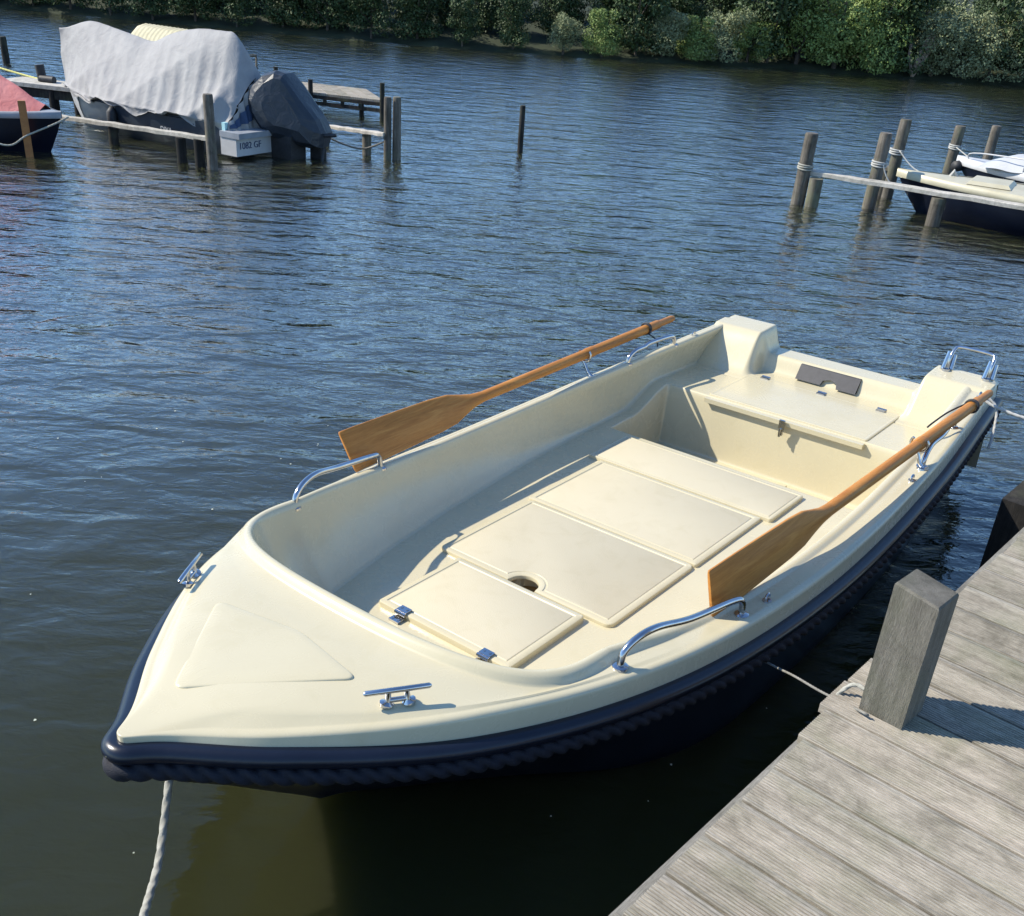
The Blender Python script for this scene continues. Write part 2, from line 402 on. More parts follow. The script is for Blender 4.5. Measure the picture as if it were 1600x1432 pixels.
for off, dz in ((.052, .001), (.047, .006), (.040, .018), (.028, .026), (.014, .026), (.005, .016), (0, -.003)): rings.append(ring(coam(off, dz)))
def wall(t):
    def f(q, s):
        cx, cy = cock_in(q); fx, fy = fold(q)
        zt = deckz(cx, cy) - .003; zb = .15 + .10 * sst(3.28, 3.60, fx)
        tt = t ** 1.15 if t < 1 else 1
        bow_ = .012 * math.sin(math.pi * t)
        return cx + (fx - cx) * (tt), s * (cy + (fy - cy) * tt + bow_) + CY, zt + (zb - zt) * (1 - (1 - t) ** 1.0)
    return f
for t in (.15, .35, .55, .75, .88): rings.append(ring(wall(t)))
def fil(ins, dz):
    def f(q, s):
        fx, fy = fold(q); zb = .15 + .10 * sst(3.28, 3.60, fx)
        if q < .5: nx, ny = (fx - 1.12) / .26, fy / .5; l = math.hypot(nx, ny) or 1; return fx - ins * nx / l, s * (fy - ins * ny / l) + CY, zb + dz
        return fx, s * (fy - ins) + CY, zb + dz
    return f
rings.append(ring(fil(-.001, .010))); rings.append(ring(fil(.003, .004))); rings.append(ring(fil(.010, .0012))); rings.append(ring(fil(.03, -.003)))
deck = MB().grid(rings).build('deck_moulding', M['gel'], boat, smooth=True)
# sole, foot well and stern bench: one liner surface
xr = np.unique(np.round(np.concatenate([np.arange(.86, 1.6, .02), np.arange(1.58, 1.78, .006), np.arange(1.78, 3.05, .03), np.arange(3.06, 3.14, .004), np.arange(3.14, 3.52, .02), np.arange(3.52, 3.64, .004), np.arange(3.64, 4.20, .02)]), 4))
sc = np.unique(np.round(np.concatenate([np.arange(0, .13, .008), np.arange(.12, .86, .03), np.arange(.86, .92, .004), np.arange(.92, 1.0, .02), [1.0]]), 4))
sc = np.concatenate([-sc[::-1], sc[1:]])
def fh(x):
    if x < 1.12:
        c = min(max((1.12 - x) / .26, 0), 1); return .5 * max(1 - c ** 2.6, 0) ** (1 / 2.6)
    return float(np.interp(x, FX, FYv))
G = []
for x in xr:
    row = []
    for s_ in sc:
        y = s_ * fh(x) + CY; z = solez(x, s_) - (.006 if x > 3.95 else 0)
        if 1.55 < x < 1.75 and abs(y + .06) < .1:
            d = math.hypot(x - 1.655, y + .06); z -= .10 * (1 - sst(.060, .068, d))
        row.append(bp(x, y, z))
    G.append(row)
liner = MB().grid(G, flip=True).build('cockpit_liner', M['gel'], boat, smooth=True)
# stern moulding: corner pods and low transom
xt = np.unique(np.round(np.concatenate([np.arange(3.94, 4.22, .012), np.arange(4.18, 4.27, .006), np.arange(4.27, 4.352, .006)]), 4))
yt = np.unique(np.round(np.concatenate([np.arange(-.80, -.5, .02), np.arange(-.5, -.32, .006), np.arange(-.32, .3, .03), np.arange(.3, .5, .006), np.arange(.5, .801, .02)]), 4))
def sternz(x, y):
    yy = abs(y - CY / 2)
    side = zs(min(x, LB)) + TOP + .012
    tr = .25 + (.338 - .25) * sst(4.15, 4.215, x)
    front = sst(3.98, 4.17, x); inner = sst(.40, .455, yy)
    pod = min(front, 1) * inner
    z = tr + (side - tr) * pod + .0015 - .01 * (1 - sst(3.94, 3.96, x))
    z -= .02 * (1 - sst(.24, .25, .25))
    back = sst(4.335, 4.352, x); z -= .3 * back * back
    return z
Gs = []
for x in xt:
    row = []
    for y in yt:
        lim = hw(min(x, LB)) - .01; yc = max(-lim, min(lim, y)); row.append(bp(x, yc, sternz(x, yc) - (.0 if abs(y) < lim else .02)))
    Gs.append(row)
Gs.append([(p[0] + .004, p[1], -.02) for p in Gs[-1]])
stern = MB().grid(Gs, flip=True).build('stern_moulding', M['gel'], boat, smooth=True, sharp=70)
# hull below the rail
def hullring(dz, kw, rake):
    def f(q, s):
        x, h = hull_pt(q); kk = kw + ((1 - (1 - kw) * .26) - kw) * sst(.5, 1.8, x); return x + rake * (1 - sst(0, 1.6, x)) * 1.0 + (-.10 * rake * sst(3, 4.3, x)), s * h * kk, dz if dz is not None else zs(x) - .03
    return f
hr = [ring(hullring(None, .99, 0))]
for z, k, rk in ((.33, .95, .06), (.26, .90, .14), (.16, .83, .27), (.05, .75, .40), (-.05, .66, .52), (-.14, .56, .62), (-.24, .3, .7), (-.27, .0, .72)): hr.append(ring(hullring(z, k, rk)))
hm = MB().grid(hr, flip=True)
hullo = hm.build('hull', M['navyhull'], boat, smooth=True)
tm = MB()
cols = [[(hr[i][k_][0], hr[i][k_][1], min(hr[i][k_][2], .30)) for i in range(len(hr))] for k_ in (0, -1)]
tm.grid([[tuple(a * (1 - t) + b * t for a, b in zip(cols[0][i], cols[1][i])) for i in range(len(hr))] for t in np.linspace(0, 1, 12)])
tm.build('transom_outside', M['navyhull'], boat, smooth=False)
# rub rail (D section) and twisted rope fender under it
sec = [(-.006, .003), (.014, .006), (.028, .001), (.037, -.010), (.039, -.022), (.034, -.035), (.02, -.044), (-.006, -.045)]
rr = [ring(outer(o, z)) for o, z in sec]
MB().grid(rr).build('rub_rail', M['navy'], boat, smooth=True)
path = []
for q in np.concatenate([-np.linspace(0, 1, 240)[::-1], np.linspace(0, 1, 240)[1:]]):
    path.append(Vector(bp(*outer(.017, -.066)(abs(q), 1 if q >= 0 else -1))))
rp = resample(path, .008)
rr0 = .024; TW = 6
MB().tube(rp, rr0, 16, True, rad=lambda i, k: rr0 * (.66 + .50 * abs(math.cos(1.5 * (2 * math.pi * k / 16 - 2 * math.pi * i / (TW * 3)))))).build('rope_fender', M['navyrope'], boat, smooth=True)

# panels on the sole
def offset_poly(P, d):
    n = len(P); out = []
    for i in range(n):
        a, b, c = Vector(P[i - 1]), Vector(P[i]), Vector(P[(i + 1) % n])
        e1 = (b - a).normalized(); e2 = (c - b).normalized(); n1 = Vector((-e1.y, e1.x)); n2 = Vector((-e2.y, e2.x))
        m = (n1 + n2); l = m.length or 1; m /= l; k = d / max(m.dot(n1), .35); out.append(tuple(b + m * k))
    return out
def rrect(x0, x1, y0, y1, r=.02, n=5, notch=None):
    def f(d):
        a0, a1, b0, b1 = x0 + d, x1 - d, y0 + d, y1 - d; q = max(r - d, .0025); P = []
        for cx, cy, g in ((a0 + q, b0 + q, 180), (a1 - q, b0 + q, 270), (a1 - q, b1 - q, 0), (a0 + q, b1 - q, 90)):
            for k in range(n + 1): a = R(g + 90 * k / n); P.append((cx + q * math.cos(a), cy + q * math.sin(a)))
        if notch:
            cy, rn = notch; rn = rn + d; e = max(0, d - .012); a_ = 90
            if d > .012: a_ = 90 - math.degrees(math.asin(min(.9, (d - .012) / rn)))
            P.append((a0, cy + rn * math.cos(R(90 - a_)) + (0 if d > .012 else .003)))
            for k in range(13): a = R(a_ - 2 * a_ * k / 12); P.append((x0 + .012 + rn * math.cos(a) + (0.0005 if k in (0, 12) else 0), cy + rn * math.sin(a)))
            P.append((a0, cy - rn * math.cos(R(90 - a_)) - (0 if d > .012 else .003)))
        return P
    return f
def panel(name, F, z0, z1, rim=.022, drop=.0025, label=None, parent=None):
    m = MB(); lv = [(0, z0), (0, z1 - .006), (.0015, z1 - .002), (.005, z1), (rim, z1), (rim + .003, z1 - drop), (rim + .0075, z1 - drop), (rim + .0105, z1 - .0004)]
    m.grid([[bp(x, y, z) for x, y in F(d)] for d, z in lv], closed_v=True, flip=False)
    n = len(F(0)); b = len(m.v); m.f.append(tuple(range(b - n, b))); m.m.append(1)
    return m.build(name, [M['gel'], M['skid']], parent or boat, smooth=True, sharp=30)
S = .149
f1 = panel('floor_hatch', rrect(1.172, 1.590, -.350, .236, .015), S, S + .023, label='')
f2 = panel('floor_hatch', rrect(1.604, 2.172, -.462, .330, .028, notch=(-.06, .058)), S, S + .015)
f3 = panel('floor_hatch', rrect(2.174, 2.712, -.480, .333, .01), S, S + .015)
f4 = panel('floor_hatch', rrect(2.716, 3.03, -.555, .372, .012), S, S + .018, rim=.012)
f1['label'] = 'small front hatch with two hinges'; f2['label'] = 'hatch with half round finger hole'; f4['label'] = 'narrow aft hatch beside the foot well'
pm = MB(); pm.add([bp(1.655 + .062 * math.cos(R(a)), -.06 + .062 * math.sin(R(a)), .098) for a in range(0, 360, 20)], [tuple(range(18))]).build('bilge_plate', M['brown'], boat)
for yy in (-.235, .135):
    h = MB(); h.box(bp(1.150, yy, S + .006), (.034, .045, .008)); h.box(bp(1.187, yy, S + .027), (.03, .045, .006)); h.tube([bp(1.168, yy - .024, S + .022), bp(1.168, yy + .024, S + .022)], .007, 8)
    for dx, dz in ((-.022, .012), (.022, .032)):
        for dy in (-.012, .012): h.tube([bp(1.168 + dx, yy + dy, S + dz - .004), bp(1.168 + dx, yy + dy, S + dz)], .005, 6)
    h.build('hinge', M['chrome'], f1)
# bench lid, hinges, latch
lid = panel('bench_lid', rrect(3.606, 4.045, -.44, .40, .012), .243, .2575, rim=.012, drop=.0008)
lid.data.materials[1] = M['gel']
MB().box(bp(3.575, -.02, .236), (.030, .84, .022)).build('lid_lip', M['gel'], lid)
for yy in (-.34, -.02, .30):
    MB().box(bp(4.03, yy, .2600), (.03, .045, .007)).tube([bp(4.045, yy - .024, .262), bp(4.045, yy + .024, .262)], .005, 6).build('hinge', M['chrome'], lid)
MB().box(bp(3.546, .0, .235), (.012, .028, .045)).box(bp(3.549, .0, .195), (.016, .02, .03)).tube([bp(3.54, 0, .215), bp(3.535, 0, .175)], .006, 6).build('latch', M['chrome'], boat)
MB().tube([bp(3.42, .10, -.058), bp(3.42, .10, -.035)], .016, 12).box(bp(3.44, .10, -.03), (.05, .03, .01)).build('drain_fitting', M['gel'], boat)
# transom pad, charcoal with arched cut-out
pad = MB(); Pp = [(-.20, .262), (-.20, .331), (.135, .331), (.135, .262), (.03, .262), (.022, .285), (-.015, .295), (-.052, .285), (-.06, .262)]
def padx(z): return 4.150 + (4.215 - 4.15) * (z - .25) / (.338 - .25)
for off, rev in ((-.018, False),):
    A = [bp(padx(z) - .020, y - .02, z) for y, z in Pp]; Bk = [bp(padx(z) + .02, y - .02, z) for y, z in Pp]; n = len(Pp)
    pad.add(A + Bk, [tuple(range(n))] + [(i, i + n, (i + 1) % n + n, (i + 1) % n) for i in range(n)])
pad.build('transom_pad', M['blackpad'], boat)
# foredeck raised triangle
def roundpoly(P, r, n=6):
    out = []
    for k in range(len(P)):
        a, b, c = Vector(P[k - 1]), Vector(P[k]), Vector(P[(k + 1) % len(P)])
        p = b + (a - b).normalized() * r; q = b + (c - b).normalized() * r
        for t in np.linspace(0, 1, n): out.append(tuple(p * (1 - t) ** 2 + b * 2 * t * (1 - t) + q * t * t))
    return out
tri = roundpoly([(.178, -.045), (.50, -.295), (.555, .0), (.515, .265)], .035)
cx0 = sum(p[0] for p in tri) / len(tri); cy0 = sum(p[1] for p in tri) / len(tri)
def scl(k): return [(cx0 + (x - cx0) * k, cy0 + (y - cy0) * k) for x, y in tri]
tr2 = MB(); lv = [(scl(1.0), -.003), (scl(.998), .002), (scl(.985), .0038), (scl(.96), .0044)] + [(scl(k), .0044) for k in (.8, .6, .4, .2, .05)]
tr2.grid([[bp(x, y, deckz(x, y) + dz) for x, y in p] for p, dz in lv], closed_v=True, flip=True); tr2.f.append(tuple(range(len(tr2.v) - len(tri), len(tr2.v)))[::-1]); tr2.m.append(0)
tr2.build('foredeck_panel', M['gel'], boat, smooth=True)
# cleats
def cleat(x, y, ang, name='cleat', s=1.0):
    z = deckz(x, y) + .001; m = MB(); c, sn = math.cos(ang), math.sin(ang)
    def p(a, b, h): return bp(x + (a * c - b * sn) * s, y + (a * sn + b * c) * s, z + h * s)
    m.tube([p(-.085, 0, .040), p(-.08, 0, .041), p(.08, 0, .041), p(.085, 0, .040)], [.004, .0075 * s, .0075 * s, .004], 10)
    for a in (-.028, .028): m.tube([p(a, 0, 0), p(a, 0, .005), p(a * .9, 0, .01), p(a * .8, 0, .038)], [.018 * s, .018 * s, .008 * s, .007 * s], 12)
    m.tube([p(-.03, 0, .012), p(.03, 0, .012)], .007 * s, 8)
    return m.build(name, M['chrome'], boat, smooth=True, sharp=50)
def edge_ang(x, s): d = .05; return math.atan2(s * (hw(x + d) - hw(x - d)), 2 * d)
cleat(.525, .395, edge_ang(.52, 1)); cleat(.54, -.475, edge_ang(.54, -1))
# grab rails
def grab(x0, x1, s, h=.075, ins=.055, shift=0):
    m = MB(); y0 = s * (hw(x0) - ins); y1 = s * (hw(x1) - ins); z0 = deckz(x0, y0); z1 = deckz(x1, y1)
    pts = [(x0, y0, z0 - .004), (x0 + .01, y0, z0 + h * .55), (x0 + .055, y0 + (y1 - y0) * .12, z0 + h * .95), (x0 + .13, y0 + (y1 - y0) * .3, z0 + h * 1.05), ((x0 + x1) / 2, (y0 + y1) / 2 + s * .01, (z0 + z1) / 2 + h), (x1 - .06, y1 - (y1 - y0) * .12, z1 + h * .95), (x1 - .012, y1, z1 + h * .7), (x1, y1, z1 - .004)]
    m.tube([bp(*p) for p in smoothpath(pts, 6)], .011, 12)
    for x, y, z in ((x0, y0, z0), (x1, y1, z1)): m.tube([bp(x, y, z - .003), bp(x, y, z + .004), bp(x, y, z + .008)], [.024, .023, .014], 16)
    return m.build('grab_rail', M['chrome'], boat, smooth=True, sharp=50)
grab(1.10, 1.64, 1); grab(1.10, 1.60, -1); grab(3.33, 3.72, -1, .06); grab(3.18, 3.66, 1, .06)
# oarlocks
def oarlock(x, s, uy, uz):
    y = s * (hw(x) - .045); z = deckz(x, y); m = MB()
    m.tube([bp(x, y, z - .002), bp(x, y, z + .006)], [.026, .024], 14); m.tube([bp(x, y, z), bp(x, (y + uy) / 2, z + .02), bp(x, uy, uz - .034)], .008, 8)
    U = [(x, uy + .036 * math.cos(R(a)), uz + .034 * math.sin(R(a))) for a in range(140, 401, 20)]
    m.tube([bp(*p) for p in U], .006, 8); return m.build('oarlock', M['chrome'], boat, smooth=True, sharp=50)
oarlock(3.06, -1, -.856, .488); oarlock(3.16, 1, .756, .490)
def eye(x, s, ins=.05):
    y = s * (hw(x) - ins); z = deckz(x, y); m = MB()
    m.tube([bp(x, y, z - .001), bp(x, y, z + .005)], [.016, .015], 12); m.tube([bp(x + .014 * math.cos(R(a)), y, z + .014 + .012 * math.sin(R(a))) for a in range(-20, 201, 20)], .004, 6)
    m.build('deck_eye', M['chrome'], boat, smooth=True, sharp=50)
eye(1.78, 1); eye(3.90, -1); eye(3.02, 1, .045); eye(4.08, 1, .04)
# folding stern ladder hoop
m = MB()
lx, ya, yb = 4.30, .49, .69; lz = sternz(4.30, .6)
m.tube([bp(*p) for p in smoothpath([(lx, ya, lz), (lx + .01, ya, lz + .06), (lx + .035, ya + .005, lz + .095), (lx + .05, ya + .03, lz + .11), (lx + .05, yb - .03, lz + .11), (lx + .035, yb - .005, lz + .095), (lx + .01, yb, lz + .06), (lx, yb, lz)], 6)], .009, 12)
for y in (ya, yb):
    m.tube([bp(lx - .01, y - .018, lz), bp(lx + .02, y - .012, lz + .085)], .012, 10); m.tube([bp(lx + .01, y + .016, lz), bp(lx + .035, y + .012, lz + .07)], .012, 10)
    m.tube([bp(lx - .02, y, lz - .002), bp(lx - .02, y, lz + .01)], .02, 12)
m.build('stern_ladder', M['chrome'], boat, smooth=True, sharp=50)

# ------------------------------------------------------------------ oars (things of their own, lying on the gunwale)
bm_ = Matrix.Translation((-.872, 1.828, 0)) @ Matrix.Rotation(R(90) - .65, 4, 'Z') @ Matrix.Rotation(-.025, 4, 'X')
def bw(x, y, z): return bm_ @ Vector(bp(x, y, z))
def oar(a, b, up, label, lb=.78):
    # a blade tip, b grip end (boat frame), up: width direction of the blade
    A = bw(*a); B = bw(*b); X = (B - A).normalized(); Lo = (B - A).length
    W_ = (bm_.to_3x3() @ Vector(bp(*up))); W_ = (W_ - X * W_.dot(X)).normalized(); N = X.cross(W_)
    root = empty('oar', A, label=label, cat='oar'); root.rotation_euler = Matrix((X, W_, N)).transposed().to_euler()
    prof = [(0, .078, .0045), (.004, .083, .006), (.10, .082, .006), (.30, .078, .007), (.5, .072, .009), (.60, .064, .0115), (.67, .045, .0155), (.73, .030, .021), (.80, .0235, .0225)]
    P = []
    NP = 24
    for x, hwid, th in [tuple(np.array(prof[i]) * (1 - t) + np.array(prof[i + 1]) * t) for i in range(len(prof) - 1) for t in (0, .34, .67)] + [prof[-1]]:
        k = sst(.5, .8, x); row = []
        for i in range(NP):
            a_ = 2 * math.pi * i / NP; c, s_ = math.cos(a_), math.sin(a_); e = .45 + .55 * k
            ridge = (1 - k) * .009 * max(0, 1 - abs(c) * 2.2) * sst(0, .3, x)
            row.append((x, hwid * math.copysign(abs(c) ** e, c), (th + ridge) * math.copysign(abs(s_) ** (e if k < 1 else 1), s_)))
        P.append(row)
    m = MB().grid(P, closed_v=True, flip=True); m.f.append(tuple(range(NP))); m.m.append(0)
    m.build('blade', M['oar'], root, smooth=True, sharp=50)
    Sft = MB().tube([(x, 0, 0) for x in (.80, 1.2, 1.7, Lo - .30, Lo - .16, Lo - .15, Lo - .02, Lo)], [.0232, .0235, .024, .024, .0235, .0185, .018, .013], 20)
    Sft.build('shaft', M['oar'], root, smooth=True, sharp=40)
    Sft2 = MB().tube([(1.58, 0, 0), (1.585, 0, 0), (1.64, 0, 0), (1.645, 0, 0)], [.0245, .026, .026, .0245], 20)
    Sft2.build('collar', M['chrome'] if False else M['oar'], root, smooth=True, sharp=40)
    return root
oar((1.49, -.835, .475), (3.90, -.868, .495), (0, -.54, .84), 'wooden oar resting on the far gunwale, its blade catching the sun')
oar((1.55, .700, .472), (3.99, .785, .500), (0, -.22, .97), 'wooden oar on the jetty side gunwale, its blade on edge in shade')
def tie(xc, yc, zc, r, label, tail):
    m = MB(); c = bw(xc, yc, zc)
    Xd = (bw(xc + .1, yc, zc) - c).normalized(); Z = Vector((0, 0, 1)); Yd = Xd.cross(Z)
    for o in (0, .009): m.tube([c + Xd * o + (Yd * math.cos(t) + Z * math.sin(t)) * r for t in np.linspace(0, 2 * math.pi, 20)], .0045, 6)
    m.tube([bw(*p) for p in smoothpath(tail, 6)], .004, 6)
    tag(m.build('tie_cord', M['black'], None, smooth=True), label=label, cat='cord')
tie(3.62, -.864, .496, .029, 'black cord tying the far oar to the rear grab rail', [(3.62, -.85, .475), (3.63, -.80, .45), (3.62, -.78, .42)])
tie(3.74, .778, .499, .029, 'dark brown cord lashed round the near oar handle', [(3.74, .76, .51), (3.62, .72, .49), (3.50, .70, .47), (3.46, .69, .455)])

# ------------------------------------------------------------------ jetty
E0 = Vector((.764, 2.003, 0)); ea = math.atan2(.648, .761)   # heading of the edge from +Y
edir = Vector((math.sin(ea), math.cos(ea), 0)); gdir = Vector((edir.y, -edir.x, 0))
JZ = .5
def jp(s, d, z): v = E0 + edir * s + gdir * d; return (v.x, v.y, z)
jetty = empty('jetty', jp(0, .8, WATER), (0, 0, math.atan2(gdir.y, gdir.x)), label='weathered grey plank jetty in the near right corner', cat='jetty')
def plank_mesh(length, width=.1440, th=.028, pitch=.0091, dep=.0032):
    n = int(width / pitch); prof = []; y0 = -width / 2
    prof.append((y0, -th)); prof.append((y0, -.003)); prof.append((y0 + .003, 0))
    for i in range(1, n - 1):
        y = y0 + i * pitch; prof += [(y, 0), (y + pitch * .22, -dep), (y + pitch * .5, -dep), (y + pitch * .72, 0)]
    prof += [(-y0 - .003, 0), (-y0, -.003), (-y0, -th)]
    m = MB(); xs = [0, length]; m.grid([[(x, y, z) for y, z in prof] for x in xs], flip=False); k = len(prof)
    m.f.append(tuple(range(k))[::-1]); m.f.append(tuple(range(k, 2 * k))); m.m += [0, 0]
    me = bpy.data.meshes.new('plank'); me.from_pydata(m.v, [], m.f); me.materials.append(M['deck']); me.update(); return me
pmesh = [plank_mesh(2.3), plank_mesh(2.3, .1432)]
for k in range(-20, 40):
    o = bpy.data.objects.new('plank', pmesh[k % 2]); col.objects.link(o); o.parent = jetty
    jit = random.uniform(-.006, .006)
    if k in (1, 2): jit = -.045 + .004 * k
    if k == 0: jit = -.02
    sp = .0 + (k + .5) * .1515 - .0
    o.location = (-.8 + jit, sp, JZ - WATER + random.uniform(-.0015, .0015)); o.rotation_euler = (random.uniform(-.004, .004), 0, random.uniform(-.0022, .0022))
jb = MB(); jb.box((-.79, .2, JZ - WATER - .105), (.07, 2.2 * 3.4, .15)).build('bearer_beam', M['bearer'], jetty)
jb = MB(); jb.box((.8, .2, JZ - WATER - .105), (.07, 2.2 * 3.4, .15)).build('bearer_beam', M['bearer'], jetty)
# fix beam orientation: jetty local x = inward, local y = along edge (towards the lake)
def jetty_pile(x, y):
    MB().tube([(x, y, -.8), (x, y, JZ - WATER - .185)], .075, 14).build('pile', M['piledark'], jetty, smooth=True, sharp=50)
for y in (-1.7, .3, 2.4, 4.6): jetty_pile(-.68, y); jetty_pile(.75, y)
# square mooring post
tops = [.885, .865, .862, .880]
c4 = [(.933, 2.142), (1.020, 2.064), (1.098, 2.149), (1.011, 2.227)]
mp = MB(); cxm = sum(c[0] for c in c4) / 4; cym = sum(c[1] for c in c4) / 4
def insq(p, k): return (cxm + (p[0] - cxm) * k, cym + (p[1] - cym) * k)
rg = [[(x - cxm, y - cym, -.7) for x, y in c4], [(x - cxm, y - cym, t - .5 - .006) for (x, y), t in zip(c4, tops)]]
rg.append([(insq(c, .93)[0] - cxm, insq(c, .93)[1] - cym, t - .5) for c, t in zip(c4, tops)])
mp.grid(rg, closed_v=True); mp.f.append((8, 9, 10, 11)); mp.m.append(0)
mpo = mp.build('mooring_post', M['post']); mpo.location = (cxm, cym, JZ); tag(mpo, 'square weathered timber post standing through the jetty planks', 'mooring post')
# corner crack lines come from bump; small ledger collar at its foot
rope('mooring_rope', [(.80, 2.74, .22), (.842, 2.58, .29), (.86, 2.46, .35), (.89, 2.30, .42), (.927, 2.118, .507), (.945, 2.10, .508)], .0035, M['dullrope'], label='thin pale line running from the boat side to the square jetty post', cat='rope')
rope('mooring_line_end', [(.955, 2.155, .54), (.925, 2.19, .535), (.895, 2.195, .50), (.87, 2.185, .46)], .0055, M['rope'], label='short loose rope end poking out beside the square post', cat='rope')
# bow painter
rope('bow_rope', [(-.818, 1.945, .27), (-.812, 1.86, .19), (-.80, 1.77, .15), (-.785, 1.66, .155), (-.755, 1.52, .21), (-.70, 1.30, .34)], .0095, M['rope'], label='pale twisted rope hanging from the bow towards the camera', cat='rope')
rope('stern_rope', [bw(4.0, .76, .455), bw(4.0, .86, .43), bw(4.02, 1.05, .42), bw(4.15, 1.6, .45)], .007, M['whiterope'], label='white rope from the stern corner leading off to the right', cat='rope')
rope('stern_rope_tail', [bw(4.02, .76, .47), bw(4.02, .82, .43), bw(3.98, .845, .36), bw(3.92, .86, .30), bw(3.90, .86, .27)], .006, M['whiterope'], label='short white rope tail dangling over the stern quarter', cat='rope')

# ------------------------------------------------------------------ poles in the water
def pole(name, x, y, top, r, label, lean=(0, 0), mat='pile', cat='mooring pole', group=None, ropes=0):
    m = MB(); n = 14; hh = top - WATER
    m.tube([(lean[0] * t * hh, lean[1] * t * hh, -.5 + (hh + .5) * t) for t in (0, .3, .6, .9, .985, 1)], [r * 1.05, r * 1.03, r, r * .97, r * .96, r * .86], n, True, None)
    root = m.build(name, M[mat], None, smooth=True, sharp=50)
    root.location = (x, y, WATER); tag(root, label, cat, group)
    return root
pole('mooring_pole', -3.49, 11.41, .655, .055, 'slim grey pole at the outer end of the near white beam, before the boat stern', cat='mooring pole', group='mooring poles standing in the water')
pole('mooring_pole', -1.80, 12.74, .594, .045, 'left pole of the close pair right of the covered boat', group='mooring poles standing in the water')
pole('mooring_pole', -1.70, 12.80, .595, .05, 'right pole of the close pair right of the covered boat', group='mooring poles standing in the water')
pole('mooring_pole', -.26, 14.02, .458, .036, 'lone dark pole in open water in the middle of the lake', mat='piledark', group='mooring poles standing in the water')
PR = 'mooring poles standing in the water'
pole('mooring_pole', 2.91, 11.96, .647, .075, 'tall pole at the free end of the right hand beam', (.03, 0), group=PR)
pole('mooring_pole', 3.72, 12.01, .70, .07, 'roped pole second from the left in the right hand berth', (.03, .0), group=PR)
pole('mooring_pole', 4.13, 12.75, .77, .068, 'tallest pole of the right hand berth, rope tied halfway up', (.04, 0), group=PR)
pole('mooring_pole', 5.59, 14.92, .505, .072, 'mossy pole at the bow of the white covered boat', (.04, 0), group=PR)
pole('mooring_pole', 6.55, 16.09, .415, .07, 'farthest and rightmost pole behind the white boat', (.04, 0), group=PR)
# rope turns on the poles
def turns(x, y, z, r, label, tail=None, mat='rope'):
    m = MB()
    for k in range(3): m.tube([(x + r * math.cos(t), y + r * math.sin(t), z + k * .019 + (.010 - .008 * k) * math.sin(t + k)) for t in np.linspace(0, 2 * math.pi, 16)], .0095, 6)
    if tail: m.tube(smoothpath(tail, 6), .008, 6)
    tag(m.build('rope_coil', M[mat], None, smooth=True), label, 'rope')
turns(2.93, 11.96, .28, .08, 'rope turns round the pole at the beam end')
turns(3.74, 12.01, .36, .078, 'pale rope wound round the second pole with a tail to the cream boat', [(3.76, 11.93, .38), (3.82, 11.9, .26), (3.92, 11.85, .14)], 'whiterope')
turns(4.14, 12.75, .40, .076, 'pale rope wound round the tallest pole with a slack tail', [(4.14, 12.66, .44), (4.3, 12.5, .28), (4.5, 12.2, .22)], 'whiterope')
turns(5.61, 14.92, .22, .078, 'white rope on the mossy pole', [(5.6, 14.84, .24), (5.7, 14.6, .16), (5.75, 14.4, .10)], 'whiterope')

def pier(name, a, b, w, th, mats, piles, label, cat='beam walkway', pr=.055, beam_name='beam'):
    A, B = Vector(a), Vector(b); X = (B - A); Ln = X.length; X.normalize(); Yv = Vector((-X.y, X.x, 0)).normalized(); Zv = X.cross(Yv)
    root = empty(name, (a[0], a[1], WATER), label=label, cat=cat)
    m = MB(); ns = 14; rg = []
    for i in range(ns + 1):
        p = A + X * Ln * i / ns - Vector((a[0], a[1], WATER)); j = .004 * math.sin(i * 2.3)
        rg.append([p + Yv * (y + j) + Vector((0, 0, z + j)) for y, z in ((-w / 2, -th), (-w / 2, -.008), (-w / 2 + .008, 0), (w / 2 - .008, 0), (w / 2, -.008), (w / 2, -th))])
    m.grid(rg, closed_v=True, flip=True); m.f.append((0, 1, 2, 3, 4, 5)[::-1]); b_ = len(m.v); m.f.append(tuple(range(b_ - 6, b_))); m.m += [0, 0]
    m.build(beam_name, M[mats[0]], root)
    for px, py, tp in piles:
        MB().tube([(px - a[0], py - a[1], -.5), (px - a[0], py - a[1], tp - WATER)], pr, 12).build('pile', M[mats[1]], root, smooth=True, sharp=50)
    return root
pier('finger_pier', (-5.95, 13.05, .09), (-3.52, 11.47, .225), .075, .045, ('beam', 'piledark'), ((-3.66, 11.53, .18), (-3.90, 11.67, .16), (-4.93, 12.42, .08)), 'narrow bleached beam on dark piles along the near side of the covered boat')
pier('finger_pier', (-2.80, 13.62, .12), (-1.82, 12.72, .205), .085, .04, ('beam', 'pile'), ((-2.09, 13.02, .15), (-2.7, 13.55, .1)), 'short white beam ending at the close pair of poles')
pier('finger_pier', (2.95, 12.02, .26), (6.6, 10.05, .24), .13, .045, ('beam', 'pile'), ((3.05, 11.85, .20), (4.22, 11.30, .19), (5.9, 10.42, .18)), 'long weathered beam on round piles in front of the cream boat', pr=.075)
pier('finger_pier', (3.98, 12.9, .235), (6.6, 11.35, .235), .10, .05, ('post', 'pile'), ((4.08, 12.80, .2), (6.0, 11.65, .2)), 'grey beam behind the cream boat', pr=.06)

